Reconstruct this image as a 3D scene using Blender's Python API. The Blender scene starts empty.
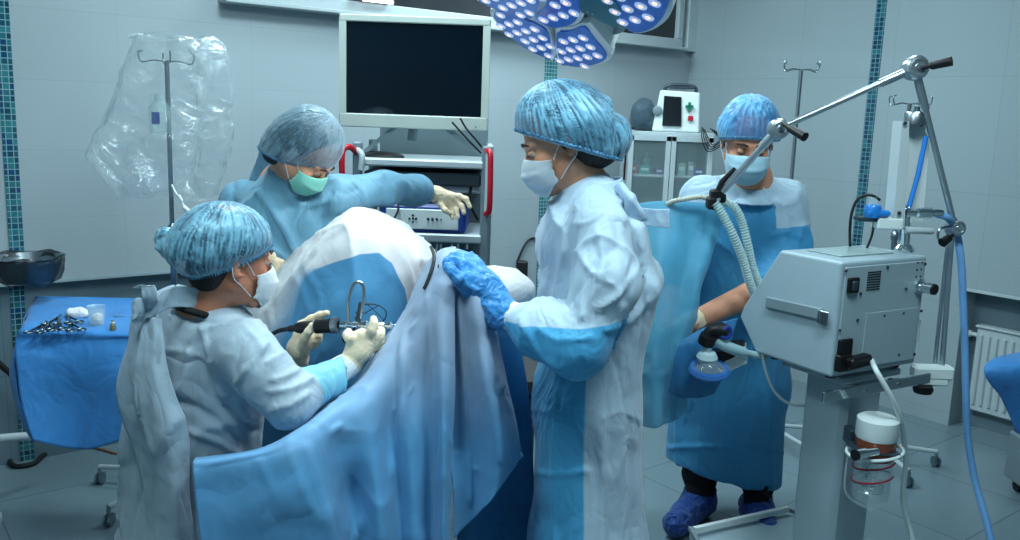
import bpy, math, random
import numpy as np
from mathutils import Vector, Matrix
random.seed(7)
rad = math.radians
col = bpy.context.scene.collection
sc = bpy.context.scene

# ------------------------------------------------------------------ camera
F_PX, PITCH, ROLL, CAM_H = 880.0, rad(10.1), rad(2.0), 1.6
cp, sp, cr, sr = math.cos(PITCH), math.sin(PITCH), math.cos(ROLL), math.sin(ROLL)
R0, FW, U0 = Vector((1, 0, 0)), Vector((0, cp, -sp)), Vector((0, sp, cp))
RT, UP = R0 * cr + U0 * sr, U0 * cr - R0 * sr
CAM = Vector((0, 0, CAM_H))
cam_d = bpy.data.cameras.new('camera'); cam = bpy.data.objects.new('camera', cam_d); col.objects.link(cam)
cam_d.sensor_width = 36.0; cam_d.lens = 36.0 * F_PX / 1020.0; cam_d.clip_start = 0.05
m = Matrix((RT, UP, -FW)).transposed().to_4x4(); m.translation = CAM; cam.matrix_world = m
sc.camera = cam

def P(px, py, Y):
    """point of the place seen at (px, py) at Y metres into the room"""
    d = FW + RT * ((px - 510) / F_PX) + UP * ((270 - py) / F_PX)
    return CAM + d * (Y / d.y)
def PZ(px, py, z):
    d = FW + RT * ((px - 510) / F_PX) + UP * ((270 - py) / F_PX)
    return CAM + d * ((z - CAM_H) / d.z)
def S(px, Y):
    return px * Y / F_PX

# ------------------------------------------------------------------ world, lights, exposure
w = bpy.data.worlds.new('world'); sc.world = w; w.use_nodes = True
bg = w.node_tree.nodes['Background']; bg.inputs[0].default_value = (0.16, 0.36, 0.46, 1); bg.inputs[1].default_value = 0.42
sc.view_settings.view_transform = 'Standard'; sc.view_settings.look = 'None'
sc.view_settings.gamma = 1; sc.view_settings.exposure = 0.06; sc.view_settings.use_curve_mapping = False

def area(name, loc, target, size, power, color, sy=None):
    l = bpy.data.lights.new(name, 'AREA'); l.energy = power; l.color = color; l.size = size
    if sy: l.shape = 'RECTANGLE'; l.size_y = sy
    o = bpy.data.objects.new(name, l); col.objects.link(o); o.location = loc
    o.rotation_euler = (Vector(target) - Vector(loc)).to_track_quat('-Z', 'Y').to_euler()
    return o
def spot(name, loc, target, power, color, angle, blend=0.6, size=0.12):
    l = bpy.data.lights.new(name, 'SPOT'); l.energy = power; l.color = color; l.spot_size = rad(angle); l.spot_blend = blend
    l.shadow_soft_size = size
    o = bpy.data.objects.new(name, l); col.objects.link(o); o.location = loc
    o.rotation_euler = (Vector(target) - Vector(loc)).to_track_quat('-Z', 'Y').to_euler()
    return o
CEIL = 3.0
# light of the ceiling panels (their fixtures are built with the ceiling)
PANELS = [(-0.5, 3.1, 38), (1.3, 4.0, 14), (0.75, 1.5, 38), (-0.7, 1.2, 30), (0.1, 4.6, 32)]
for i, (x, y, e) in enumerate(PANELS):
    area('ceiling_panel_light', (x, y, CEIL - 0.06), (x, y, 0), 0.6, e, (0.74, 0.94, 0.98))
# the surgical lamp's beams
LAMP = P(575, -40, 2.55)
for tx, ty, tY, e, a in ((360, 280, 2.35, 175, 46), (600, 260, 2.2, 42, 60), (310, 160, 2.8, 70, 36)):
    spot('surgical_lamp_light', LAMP + Vector((-0.05, 0, -0.12)), P(tx, ty, tY), e, (1.0, 0.95, 0.9), a)

# ------------------------------------------------------------------ node materials
def lin(h):
    if isinstance(h, str):
        h = h.lstrip('#'); v = [int(h[i:i + 2], 16) / 255 for i in (0, 2, 4)]
    else: v = h
    return tuple((c / 12.92 if c <= 0.04045 else ((c + 0.055) / 1.055) ** 2.4) for c in v) + (1,)
class NT:
    def __init__(s, name):
        s.m = bpy.data.materials.new(name); s.m.use_nodes = True; s.t = s.m.node_tree
        s.b = s.t.nodes['Principled BSDF']; s.out = s.t.nodes['Material Output']
    def n(s, typ, **kw):
        nd = s.t.nodes.new(typ)
        for k, v in kw.items():
            if k.startswith('i_'): nd.inputs[k[2:].replace('_', ' ')].default_value = v
            elif k.startswith('x'): nd.inputs[int(k[1:])].default_value = v
            else: setattr(nd, k, v)
        return nd
    def l(s, a, b): s.t.links.new(a, b)
    def mix(s, fac, a, b):
        nd = s.t.nodes.new('ShaderNodeMix'); nd.data_type = 'RGBA'
        for sock, v in ((nd.inputs[0], fac), (nd.inputs[6], a), (nd.inputs[7], b)):
            if hasattr(v, 'is_linked') or hasattr(v, 'node'): s.l(v, sock)
            else: sock.default_value = v
        return nd.outputs[2]
def mat(name, color, rough=0.5, metal=0.0, spec=0.5, var=0.0, vscale=8.0, bump=0.0, bscale=40.0, emit=None, alpha=1.0, trans=0.0, ior=1.45, coat=0.0, color2=None):
    t = NT(name); b = t.b; c = lin(color)
    b.inputs['Roughness'].default_value = rough; b.inputs['Metallic'].default_value = metal
    b.inputs['Specular IOR Level'].default_value = spec; b.inputs['Alpha'].default_value = alpha
    b.inputs['Transmission Weight'].default_value = trans; b.inputs['IOR'].default_value = ior
    b.inputs['Coat Weight'].default_value = coat
    tc = t.n('ShaderNodeTexCoord')
    nz = t.n('ShaderNodeTexNoise', i_Scale=vscale, i_Detail=4.0); t.l(tc.outputs['Object'], nz.inputs['Vector'])
    c2 = lin(color2) if color2 else tuple(x * (1 - var) for x in c[:3]) + (1,)
    rp = t.n('ShaderNodeMapRange', x1=0.35, x2=0.65); t.l(nz.outputs['Fac'], rp.inputs[0])
    t.l(t.mix(rp.outputs[0], c, c2), b.inputs['Base Color'])
    if bump:
        nb = t.n('ShaderNodeTexNoise', i_Scale=bscale, i_Detail=3.0); t.l(tc.outputs['Object'], nb.inputs['Vector'])
        bp = t.n('ShaderNodeBump', i_Strength=bump, i_Distance=0.01); t.l(nb.outputs['Fac'], bp.inputs['Height']); t.l(bp.outputs[0], b.inputs['Normal'])
    if emit:
        b.inputs['Emission Color'].default_value = lin(emit[0]); b.inputs['Emission Strength'].default_value = emit[1]
    return t.m
def cloth_mat(name, ca, cb=None, var=0.12, rough=0.55, alpha=1.0, transl=0.25, crinkle=0.5, cscale=16.0, sheen=0.2, aniso=(1, 1, 1), ca2=None):
    """nonwoven disposable cloth; the 'zone' attribute picks the second fabric where two fabrics are sewn together"""
    t = NT(name); b = t.b
    tc = t.n('ShaderNodeTexCoord'); mp = t.n('ShaderNodeMapping'); mp.inputs['Scale'].default_value = aniso
    t.l(tc.outputs['Object'], mp.inputs[0])
    nz = t.n('ShaderNodeTexNoise', i_Scale=7.0, i_Detail=5.0, i_Roughness=0.6); t.l(mp.outputs[0], nz.inputs['Vector'])
    rp = t.n('ShaderNodeMapRange', x1=0.35, x2=0.68); t.l(nz.outputs['Fac'], rp.inputs[0])
    a = lin(ca); a2 = lin(ca2) if ca2 else tuple(x * (1 - var) for x in a[:3]) + (1,)
    colr = t.mix(rp.outputs[0], a, a2)
    if cb:
        bb = lin(cb); b2 = tuple(x * (1 - var) for x in bb[:3]) + (1,)
        cb_ = t.mix(rp.outputs[0], bb, b2)
        at = t.n('ShaderNodeAttribute', attribute_name='zone')
        mr = t.n('ShaderNodeMapRange', x1=-0.0015, x2=0.0015); t.l(at.outputs['Fac'], mr.inputs[0])
        colr = t.mix(mr.outputs[0], colr, cb_)
    t.l(colr, b.inputs['Base Color'])
    b.inputs['Roughness'].default_value = rough; b.inputs['Sheen Weight'].default_value = sheen
    b.inputs['Specular IOR Level'].default_value = 0.35
    n1 = t.n('ShaderNodeTexNoise', i_Scale=cscale, i_Detail=2.0, i_Distortion=1.2); t.l(mp.outputs[0], n1.inputs['Vector'])
    ab = t.n('ShaderNodeMath', operation='SUBTRACT', x1=0.5); t.l(n1.outputs['Fac'], ab.inputs[0])
    aa = t.n('ShaderNodeMath', operation='ABSOLUTE'); t.l(ab.outputs[0], aa.inputs[0])
    n2 = t.n('ShaderNodeTexNoise', i_Scale=cscale * 3.1, i_Detail=2.0, i_Distortion=0.8); t.l(mp.outputs[0], n2.inputs['Vector'])
    s2 = t.n('ShaderNodeMath', operation='MULTIPLY_ADD', x1=0.25); t.l(n2.outputs['Fac'], s2.inputs[0]); t.l(aa.outputs[0], s2.inputs[2])
    bp = t.n('ShaderNodeBump', i_Strength=crinkle, i_Distance=0.03); t.l(s2.outputs[0], bp.inputs['Height']); t.l(bp.outputs[0], b.inputs['Normal'])
    sh = b.outputs[0]
    if transl:
        tr = t.n('ShaderNodeBsdfTranslucent'); t.l(colr, tr.inputs[0]); t.l(bp.outputs[0], tr.inputs['Normal'])
        mx = t.n('ShaderNodeMixShader', x0=transl); t.l(sh, mx.inputs[1]); t.l(tr.outputs[0], mx.inputs[2]); sh = mx.outputs[0]
    if alpha < 1:
        tp = t.n('ShaderNodeBsdfTransparent'); mx = t.n('ShaderNodeMixShader', x0=alpha); t.l(tp.outputs[0], mx.inputs[1]); t.l(sh, mx.inputs[2]); sh = mx.outputs[0]
    t.l(sh, t.out.inputs[0])
    return t.m
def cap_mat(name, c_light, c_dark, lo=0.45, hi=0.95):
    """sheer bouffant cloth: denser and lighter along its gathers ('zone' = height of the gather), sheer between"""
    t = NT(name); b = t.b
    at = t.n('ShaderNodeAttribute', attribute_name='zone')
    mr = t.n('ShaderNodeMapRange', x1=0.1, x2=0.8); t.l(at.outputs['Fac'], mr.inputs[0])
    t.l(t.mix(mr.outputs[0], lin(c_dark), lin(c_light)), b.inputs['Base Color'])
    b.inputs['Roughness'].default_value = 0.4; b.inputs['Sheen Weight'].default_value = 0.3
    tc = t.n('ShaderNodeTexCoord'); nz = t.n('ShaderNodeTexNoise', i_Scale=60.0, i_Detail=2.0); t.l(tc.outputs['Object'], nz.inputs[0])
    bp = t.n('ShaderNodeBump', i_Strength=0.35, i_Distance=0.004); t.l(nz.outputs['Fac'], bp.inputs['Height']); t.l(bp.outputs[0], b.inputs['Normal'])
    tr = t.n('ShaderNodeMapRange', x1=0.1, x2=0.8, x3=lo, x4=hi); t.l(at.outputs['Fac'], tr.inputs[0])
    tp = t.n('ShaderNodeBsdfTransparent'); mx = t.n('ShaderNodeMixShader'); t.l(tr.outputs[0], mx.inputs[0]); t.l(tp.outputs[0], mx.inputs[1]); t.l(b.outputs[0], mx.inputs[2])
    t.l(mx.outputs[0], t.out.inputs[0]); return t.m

M = {}
M['steel'] = mat('brushed_steel', '#9fabb2', 0.3, 1.0, var=0.15, vscale=30)
M['chrome'] = mat('chrome', '#e6ecef', 0.08, 1.0)
M['white_metal'] = mat('white_painted_metal', '#b4c2c6', 0.35, var=0.05)
M['grey_metal'] = mat('grey_painted_metal', '#75878f', 0.4, var=0.08)
M['dark_metal'] = mat('dark_painted_metal', '#2a3a44', 0.4, var=0.1)
M['arm_metal'] = mat('satin_arm_metal', '#b8c4ca', 0.28, 0.9)
M['black'] = mat('black_plastic', '#08090c', 0.5, var=0.2)
M['rubber'] = mat('black_rubber', '#11161a', 0.6, var=0.2)
M['white_plastic'] = mat('white_plastic', '#d6e2e2', 0.4, var=0.05)
M['cream'] = mat('pale_plastic', '#a9b4ae', 0.4, var=0.05)
M['blue_plastic'] = mat('blue_plastic', '#1c3f93', 0.4, var=0.1)
M['red'] = mat('red_plastic', '#c0182c', 0.35, var=0.1)
M['screen'] = mat('dark_screen_glass', '#05121d', 0.06, spec=0.7, var=0.3, vscale=3)
M['skin_tan'] = mat('tan_skin', '#c98568', 0.5, var=0.18, vscale=25, bump=0.15, bscale=120)
M['skin_fair'] = mat('fair_skin', '#e0a080', 0.5, var=0.12, vscale=25, bump=0.12, bscale=120)
M['skin_b'] = mat('light_skin', '#cf9274', 0.5, var=0.15, vscale=25, bump=0.12, bscale=120)
for k in ('skin_tan', 'skin_fair', 'skin_b'):
    bb = M[k].node_tree.nodes['Principled BSDF']; bb.inputs['Subsurface Weight'].default_value = 0.12; bb.inputs['Subsurface Radius'].default_value = (0.01, 0.004, 0.002); bb.inputs['Subsurface Scale'].default_value = 0.5
M['hair'] = mat('dark_hair', '#1c1a1c', 0.6, var=0.4, vscale=90, bump=0.6, bscale=150)
M['eye'] = mat('eye_white', '#d9d5cf', 0.2)
M['iris'] = mat('iris', '#2a1c12', 0.2)
M['glove_white'] = cloth_mat('white_latex', '#f0dcba', var=0.05, rough=0.4, transl=0.1, crinkle=0.25, cscale=40)
M['glove_blue'] = cloth_mat('blue_glove_cloth', '#3f96dc', var=0.25, rough=0.35, transl=0.1, crinkle=0.7, cscale=14)
M['mask_white'] = cloth_mat('white_mask_cloth', '#dfeaf0', var=0.08, transl=0.2, crinkle=0.1, cscale=30)
M['mask_blue'] = cloth_mat('pale_blue_mask_cloth', '#b4dcec', var=0.1, transl=0.2, crinkle=0.1, cscale=30)
M['mask_green'] = cloth_mat('pale_green_mask_cloth', '#8fe0cf', var=0.1, transl=0.2, crinkle=0.1, cscale=30)
M['cuff'] = cloth_mat('knitted_cuff', '#e6edf2', var=0.06, transl=0.1, crinkle=0.3, cscale=60)
M['gown_w'] = cloth_mat('gown_two_tone', '#c4def0', '#4fb2e4', var=0.08, crinkle=0.6, cscale=8, aniso=(1, 1, .6))
M['gown_b'] = cloth_mat('gown_two_tone_b', '#c0dcee', '#48a4d8', var=0.10, crinkle=0.6, cscale=8, aniso=(1, 1, .6))
M['gown_s'] = cloth_mat('gown_white', '#b4cad8', '#84cfe2', var=0.10, crinkle=0.6, cscale=7, aniso=(1, 1, .6))
M['gown_a'] = cloth_mat('gown_blue', '#78b0cc', '#c8d8de', var=0.18, crinkle=0.6, cscale=8, aniso=(1, 1, .6))
M['drape_white'] = cloth_mat('drape_white_blue', '#e6e8ea', '#569fcc', var=0.08, crinkle=0.25, cscale=6)
M['drape_main'] = cloth_mat('drape_pale_blue', '#a9c0da', '#66aede', var=0.12, crinkle=0.25, cscale=5)
M['drape_blue'] = cloth_mat('drape_blue', '#3a8cc4', var=0.2, crinkle=0.5, cscale=5)
M['drape_screen'] = cloth_mat('drape_screen', '#68bcdc', var=0.15, crinkle=0.4, cscale=5, alpha=0.70)
M['drape_table'] = cloth_mat('drape_table', '#4499e0', var=0.15, crinkle=0.4, cscale=6, alpha=0.93)
M['dark_steel'] = mat('dark_surgical_steel', '#5c6c76', 0.35, 1.0)
M['trouser'] = mat('black_trousers', '#0a0d12', 0.8, bump=0.5, bscale=30)
M['shoecover'] = cloth_mat('blue_shoe_cover', '#1c4fa0', var=0.3, crinkle=0.8, cscale=20, transl=0.1)
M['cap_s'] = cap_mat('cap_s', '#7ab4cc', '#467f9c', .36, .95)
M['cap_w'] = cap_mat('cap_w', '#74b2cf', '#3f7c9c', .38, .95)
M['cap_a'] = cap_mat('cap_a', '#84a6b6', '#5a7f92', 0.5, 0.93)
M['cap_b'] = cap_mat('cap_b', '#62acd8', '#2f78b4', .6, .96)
M['elastic'] = cloth_mat('cap_elastic', '#5fb0e0', var=0.3, crinkle=1.0, cscale=70, transl=0.1)

# ------------------------------------------------------------------ object helpers
def tag(o, label=None, cat=None, group=None, kind=None):
    if label: o['label'] = label
    if cat: o['category'] = cat
    if group: o['group'] = group
    if kind: o['kind'] = kind
    return o
def empty(name, loc=(0, 0, 0), rz=0.0, label=None, cat=None, group=None):
    o = bpy.data.objects.new(name, None); col.objects.link(o); o.location = loc; o.rotation_euler = (0, 0, rz); o.empty_display_size = 0.05
    return tag(o, label, cat, group)
def link(name, verts, faces, mt, parent=None, smooth=False, local=True, zone=None, mods=()):
    me = bpy.data.meshes.new(name); me.from_pydata([tuple(v) for v in verts], [], [tuple(f) for f in faces]); me.update()
    if mt is not None: me.materials.append(M[mt] if isinstance(mt, str) else mt)
    if smooth: me.polygons.foreach_set('use_smooth', [True] * len(me.polygons))
    if zone is not None:
        at = me.attributes.new('zone', 'FLOAT', 'POINT'); at.data.foreach_set('value', np.asarray(zone, dtype=np.float32))
    if zone is None and getattr(mt, 'name', str(mt)).startswith(('gown', 'drape')):
        at = me.attributes.new('zone', 'FLOAT', 'POINT'); at.data.foreach_set('value', np.full(len(me.vertices), -1.0, dtype=np.float32))
    o = bpy.data.objects.new(name, me); col.objects.link(o)
    if parent: 
        o.parent = parent
        if not local: o.matrix_parent_inverse = parent_world(parent).inverted()
    return o
def parent_world(o):
    mw = Matrix.LocRotScale(o.location, o.rotation_euler, o.scale)
    if o.parent: mw = parent_world(o.parent) @ o.matrix_parent_inverse @ mw
    return mw
class MB:
    """collects boxes, tubes, lathes and prisms into one mesh"""
    def __init__(s): s.v = []; s.f = []; s.sm = []
    def add(s, vs, fs, smooth=False):
        k = len(s.v); s.v += [Vector(v) for v in vs]; s.f += [[i + k for i in f] for f in fs]; s.sm += [smooth] * len(fs)
        return s
    def box(s, c, d, bev=0.0, mtx=None):
        hx, hy, hz = d[0] / 2, d[1] / 2, d[2] / 2; c = Vector(c)
        b = min(bev, hx * .9, hy * .9, hz * .9)
        if b <= 0:
            vs = [Vector((x * hx, y * hy, z * hz)) for x in (-1, 1) for y in (-1, 1) for z in (-1, 1)]
            fs = [(0, 1, 3, 2), (4, 6, 7, 5), (0, 4, 5, 1), (2, 3, 7, 6), (0, 2, 6, 4), (1, 5, 7, 3)]
        else:
            vs = []; idx = {}
            for x in (-1, 1):
                for y in (-1, 1):
                    for z in (-1, 1):
                        for a in range(3):
                            q = [x * (hx - b), y * (hy - b), z * (hz - b)]; q[a] = (x, y, z)[a] * (hx, hy, hz)[a]
                            idx[(x, y, z, a)] = len(vs); vs.append(Vector(q))
            fs = []
            for a in range(3):
                o1, o2 = [i for i in range(3) if i != a]
                for sg in (-1, 1):
                    q = []
                    for p, r in ((-1, -1), (1, -1), (1, 1), (-1, 1)):
                        k = [0, 0, 0]; k[a] = sg; k[o1] = p; k[o2] = r; q.append(idx[(k[0], k[1], k[2], a)])
                    fs.append(q)
            for a in range(3):
                o1, o2 = [i for i in range(3) if i != a]
                for p in (-1, 1):
                    for r in (-1, 1):
                        def key(sg, ax):
                            k = [0, 0, 0]; k[a] = sg; k[o1] = p; k[o2] = r; return idx[(k[0], k[1], k[2], ax)]
                        fs.append([key(-1, o1), key(1, o1), key(1, o2), key(-1, o2)])
            for x in (-1, 1):
                for y in (-1, 1):
                    for z in (-1, 1): fs.append([idx[(x, y, z, a)] for a in range(3)])
        if mtx is not None: vs = [mtx @ v for v in vs]
        return s.add([v + c for v in vs], fs)
    def prism(s, pts, a, b):
        """polygon pts lifted by vector a .. b"""
        n = len(pts); a = Vector(a); b = Vector(b)
        vs = [Vector(p) + a for p in pts] + [Vector(p) + b for p in pts]
        fs = [list(range(n))[::-1], list(range(n, 2 * n))] + [[i, (i + 1) % n, n + (i + 1) % n, n + i] for i in range(n)]
        return s.add(vs, fs)
    def tube(s, pts, r, n=10, closed=False, caps=True):
        pts = [Vector(p) for p in pts]; m_ = len(pts); rs = r if isinstance(r, (list, tuple)) else [r] * m_
        vs = []; fs = []; prev = None
        for i, p in enumerate(pts):
            if closed: t = pts[(i + 1) % m_] - pts[i - 1]
            else: t = pts[min(i + 1, m_ - 1)] - pts[max(i - 1, 0)]
            if t.length < 1e-9: t = Vector((0, 0, 1))
            t.normalize()
            if prev is None: prev = t.orthogonal().normalized()
            prev = (prev - t * prev.dot(t)); prev = prev.normalized() if prev.length > 1e-6 else t.orthogonal().normalized()
            q = t.cross(prev)
            for k in range(n):
                a = 2 * math.pi * k / n; vs.append(p + (prev * math.cos(a) + q * math.sin(a)) * rs[i])
        for i in range(m_ if closed else m_ - 1):
            for k in range(n):
                j = (i + 1) % m_; fs.append([i * n + k, i * n + (k + 1) % n, j * n + (k + 1) % n, j * n + k])
        if caps and not closed: fs += [list(range(n))[::-1], list(range((m_ - 1) * n, m_ * n))]
        return s.add(vs, fs, True)
    def lathe(s, c, prof, axis=(0, 0, 1), n=28):
        """profile of (radius, height) revolved about axis through c"""
        ax = Vector(axis).normalized(); e1 = ax.orthogonal().normalized(); e2 = ax.cross(e1); c = Vector(c); vs = []; fs = []
        for r, h in prof:
            for k in range(n):
                a = 2 * math.pi * k / n; vs.append(c + ax * h + (e1 * math.cos(a) + e2 * math.sin(a)) * max(r, 1e-5))
        for i in range(len(prof) - 1):
            for k in range(n): fs.append([i * n + k, i * n + (k + 1) % n, (i + 1) * n + (k + 1) % n, (i + 1) * n + k])
        return s.add(vs, fs, True)
    def build(s, name, mt, parent=None, label=None):
        o = link(name, s.v, s.f, mt, parent)
        o.data.polygons.foreach_set('use_smooth', s.sm)
        import bmesh
        bm = bmesh.new(); bm.from_mesh(o.data); bmesh.ops.recalc_face_normals(bm, faces=bm.faces)
        for e in bm.edges:
            if len(e.link_faces) == 2 and e.calc_face_angle(0) > 0.7: e.smooth = False
        bm.to_mesh(o.data); bm.free()
        if label: o['label'] = label
        return o
def smooth_path(pts, n=8, closed=False):
    pts = [Vector(p) for p in pts]; out = []; m_ = len(pts)
    rng = range(m_) if closed else range(m_ - 1)
    for i in rng:
        if closed: a, b, c, d = pts[i - 1], pts[i], pts[(i + 1) % m_], pts[(i + 2) % m_]
        else: a, b, c, d = pts[max(i - 1, 0)], pts[i], pts[i + 1], pts[min(i + 2, m_ - 1)]
        for k in range(n):
            t = k / n; out.append(0.5 * ((2 * b) + (c - a) * t + (2 * a - 5 * b + 4 * c - d) * t * t + (3 * b - a - 3 * c + d) * t ** 3))
    if not closed: out.append(pts[-1])
    return out

# ------------------------------------------------------------------ numpy noise, signed distance shapes, surface nets
def _h(i, j, k, s):
    n = (i * 374761393 + j * 668265263 + k * 2147483647 + s * 1274126177) & 0xffffffff
    n = ((n ^ (n >> 13)) * 1274126177) & 0xffffffff
    n = ((n ^ (n >> 16)) * 2246822519) & 0xffffffff
    return ((n ^ (n >> 15)) & 0xffff) / 65535.0
def vn(p, f=1.0, seed=0):
    q = np.asarray(p, dtype=np.float64) * np.asarray(f, dtype=np.float64) + 100.0
    i = np.floor(q).astype(np.int64); t = q - i; t = t * t * t * (t * (t * 6 - 15) + 10)
    r = 0
    for a in (0, 1):
        for b in (0, 1):
            for c in (0, 1):
                wgt = (t[:, 0] if a else 1 - t[:, 0]) * (t[:, 1] if b else 1 - t[:, 1]) * (t[:, 2] if c else 1 - t[:, 2])
                r = r + wgt * _h(i[:, 0] + a, i[:, 1] + b, i[:, 2] + c, seed)
    return r
def ridge(p, f=1.0, seed=0, warp=0.5):
    p = np.asarray(p); f = np.asarray(f, dtype=float) * np.ones(3)
    q = p * f
    q = q + warp * np.stack([vn(q, 0.7, seed + 11), vn(q, 0.7, seed + 12), vn(q, 0.7, seed + 13)], 1) * 2
    return 1 - np.abs(2 * vn(q, 1.0, seed) - 1)
A_ = lambda v: np.array(tuple(v), dtype=np.float64)
class Sdf:
    def __init__(s): s.p = []
    def _add(s, fn, lo, hi, k, sub): s.p.append((fn, np.minimum(lo, hi), np.maximum(lo, hi), k, sub)); return s
    def cone(s, a, b, ra, rb=None, k=0.02, sub=False):
        a = A_(a); b = A_(b); rb = ra if rb is None else rb; d = b - a; dd = max(d @ d, 1e-9); rm = max(ra, rb)
        def fn(X, Y, Z):
            px, py, pz = X - a[0], Y - a[1], Z - a[2]
            t = np.clip((px * d[0] + py * d[1] + pz * d[2]) / dd, 0, 1)
            return np.sqrt((px - t * d[0]) ** 2 + (py - t * d[1]) ** 2 + (pz - t * d[2]) ** 2) - (ra + (rb - ra) * t)
        return s._add(fn, np.minimum(a, b) - rm, np.maximum(a, b) + rm, k, sub)
    def path(s, pts, rs, k=0.01):
        if not isinstance(rs, (list, tuple)): rs = [rs] * len(pts)
        for i in range(len(pts) - 1): s.cone(pts[i], pts[i + 1], rs[i], rs[i + 1], k)
        return s
    def econe(s, a, b, wa, wb, wd, k=0.03):
        """cone of elliptical section; wa, wb = (half width along wd, half thickness)"""
        a = A_(a); b = A_(b); d = b - a; L = np.linalg.norm(d); ax = d / L; u = A_(wd); u = u - ax * (u @ ax); u /= np.linalg.norm(u); v = np.cross(ax, u)
        rm = max(wa + wb); 
        def fn(X, Y, Z):
            px, py, pz = X - a[0], Y - a[1], Z - a[2]
            tl = px * ax[0] + py * ax[1] + pz * ax[2]; t = np.clip(tl / L, 0, 1)
            pu = px * u[0] + py * u[1] + pz * u[2]; pv = px * v[0] + py * v[1] + pz * v[2]
            w_ = wa[0] + (wb[0] - wa[0]) * t; h_ = wa[1] + (wb[1] - wa[1]) * t; e = tl - t * L
            mn = np.minimum(w_, h_)
            q0 = np.sqrt((pu / w_) ** 2 + (pv / h_) ** 2 + (e / mn) ** 2)
            q1 = np.sqrt((pu / w_ ** 2) ** 2 + (pv / h_ ** 2) ** 2 + (e / mn ** 2) ** 2) + 1e-9
            return q0 * (q0 - 1) / q1
        return s._add(fn, np.minimum(a, b) - rm, np.maximum(a, b) + rm, k, False)
    def ell(s, c, r, axes=None, k=0.02, sub=False):
        c = A_(c); R = np.eye(3) if axes is None else np.array([A_(x) for x in axes]); r = A_(r); rm = max(r)
        def fn(X, Y, Z):
            px, py, pz = X - c[0], Y - c[1], Z - c[2]
            q = [(px * R[i][0] + py * R[i][1] + pz * R[i][2]) for i in range(3)]
            k0 = np.sqrt(sum((q[i] / r[i]) ** 2 for i in range(3))); k1 = np.sqrt(sum((q[i] / r[i] ** 2) ** 2 for i in range(3))) + 1e-9
            return k0 * (k0 - 1) / k1
        return s._add(fn, c - rm, c + rm, k, sub)
    def cut(s, c, n, k=0.004):
        """removes the side of the plane its normal points to"""
        c = A_(c); n = A_(n); n = n / np.linalg.norm(n)
        fn = lambda X, Y, Z: -((X - c[0]) * n[0] + (Y - c[1]) * n[1] + (Z - c[2]) * n[2])
        return s._add(fn, np.full(3, -1e3), np.full(3, 1e3), k, True)
    def mesh(s, h, grow=0.0):
        un = [p for p in s.p if not p[4]]
        lo = np.min([p[1] for p in un], 0) - 3 * h - grow; hi = np.max([p[2] for p in un], 0) + 3 * h + grow
        n = np.ceil((hi - lo) / h).astype(int) + 1
        ax = [lo[i] + h * np.arange(n[i]) for i in range(3)]
        D = np.full(n, 0.5, dtype=np.float32)
        for fn, l_, h_, k, sub in s.p:
            mg = k + grow + 3 * h
            i0 = np.clip(np.floor((l_ - mg - lo) / h).astype(int), 0, n); i1 = np.clip(np.ceil((h_ + mg - lo) / h).astype(int) + 1, 0, n)
            if (i1 <= i0).any(): continue
            sl = tuple(slice(i0[i], i1[i]) for i in range(3))
            X = ax[0][sl[0]][:, None, None]; Y = ax[1][sl[1]][None, :, None]; Z = ax[2][sl[2]][None, None, :]
            d = fn(X, Y, Z) ; old = D[sl]
            if sub: a, b = -old, d
            else: a, b = old, d
            hh = np.clip(0.5 + 0.5 * (b - a) / k, 0, 1); r = b + (a - b) * hh - k * hh * (1 - hh)
            D[sl] = -r if sub else r
        D -= grow
        return snet(D, lo, h)
def snet(D, lo, h):
    ins = D < 0; n = D.shape
    c = np.zeros((n[0] - 1, n[1] - 1, n[2] - 1), dtype=np.int8)
    off = [(a, b, d) for a in (0, 1) for b in (0, 1) for d in (0, 1)]
    for a, b, d in off: c += ins[a:n[0] - 1 + a, b:n[1] - 1 + b, d:n[2] - 1 + d]
    act = (c > 0) & (c < 8); I = np.argwhere(act); idx = np.full(act.shape, -1, dtype=np.int64); idx[act] = np.arange(len(I))
    vals = {o: D[I[:, 0] + o[0], I[:, 1] + o[1], I[:, 2] + o[2]].astype(np.float64) for o in off}
    acc = np.zeros((len(I), 3)); cnt = np.zeros(len(I))
    for o in off:
        for x in range(3):
            if o[x] == 0:
                o2 = list(o); o2[x] = 1; o2 = tuple(o2); v0, v1 = vals[o], vals[o2]; mk = (v0 < 0) != (v1 < 0)
                t = np.where(mk, v0 / np.where(mk, v0 - v1, 1), 0); p = np.array(o, dtype=float)[None, :].repeat(len(I), 0); p[:, x] = t
                acc[mk] += p[mk]; cnt[mk] += 1
    V = lo + (I + acc / np.maximum(cnt, 1)[:, None]) * h
    Fs = []
    for x in range(3):
        y, z = (x + 1) % 3, (x + 2) % 3
        s0 = [slice(1, -1)] * 3; s0[x] = slice(0, -1); s1 = list(s0); s1[x] = slice(1, None)
        a, b = ins[tuple(s0)], ins[tuple(s1)]
        for flip in (False, True):
            E = np.argwhere((a & ~b) if not flip else (~a & b)); 
            if not len(E): continue
            base = E.copy(); base[:, y] += 1; base[:, z] += 1
            def cell(dy, dz):
                q = base.copy(); q[:, y] += dy; q[:, z] += dz; return idx[q[:, 0], q[:, 1], q[:, 2]]
            q = np.stack([cell(-1, -1), cell(0, -1), cell(0, 0), cell(-1, 0)], 1)
            Fs.append(q[:, ::-1] if flip else q)
    Fc = np.concatenate(Fs); Fc = Fc[(Fc >= 0).all(1)]
    return V, Fc
def normals(V, Fc):
    a = V[Fc[:, 2]] - V[Fc[:, 0]]; b = V[Fc[:, 3]] - V[Fc[:, 1]]; fn = np.cross(a, b); N = np.zeros_like(V)
    for k in range(4): np.add.at(N, Fc[:, k], fn)
    return N / (np.linalg.norm(N, axis=1, keepdims=True) + 1e-12)
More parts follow.
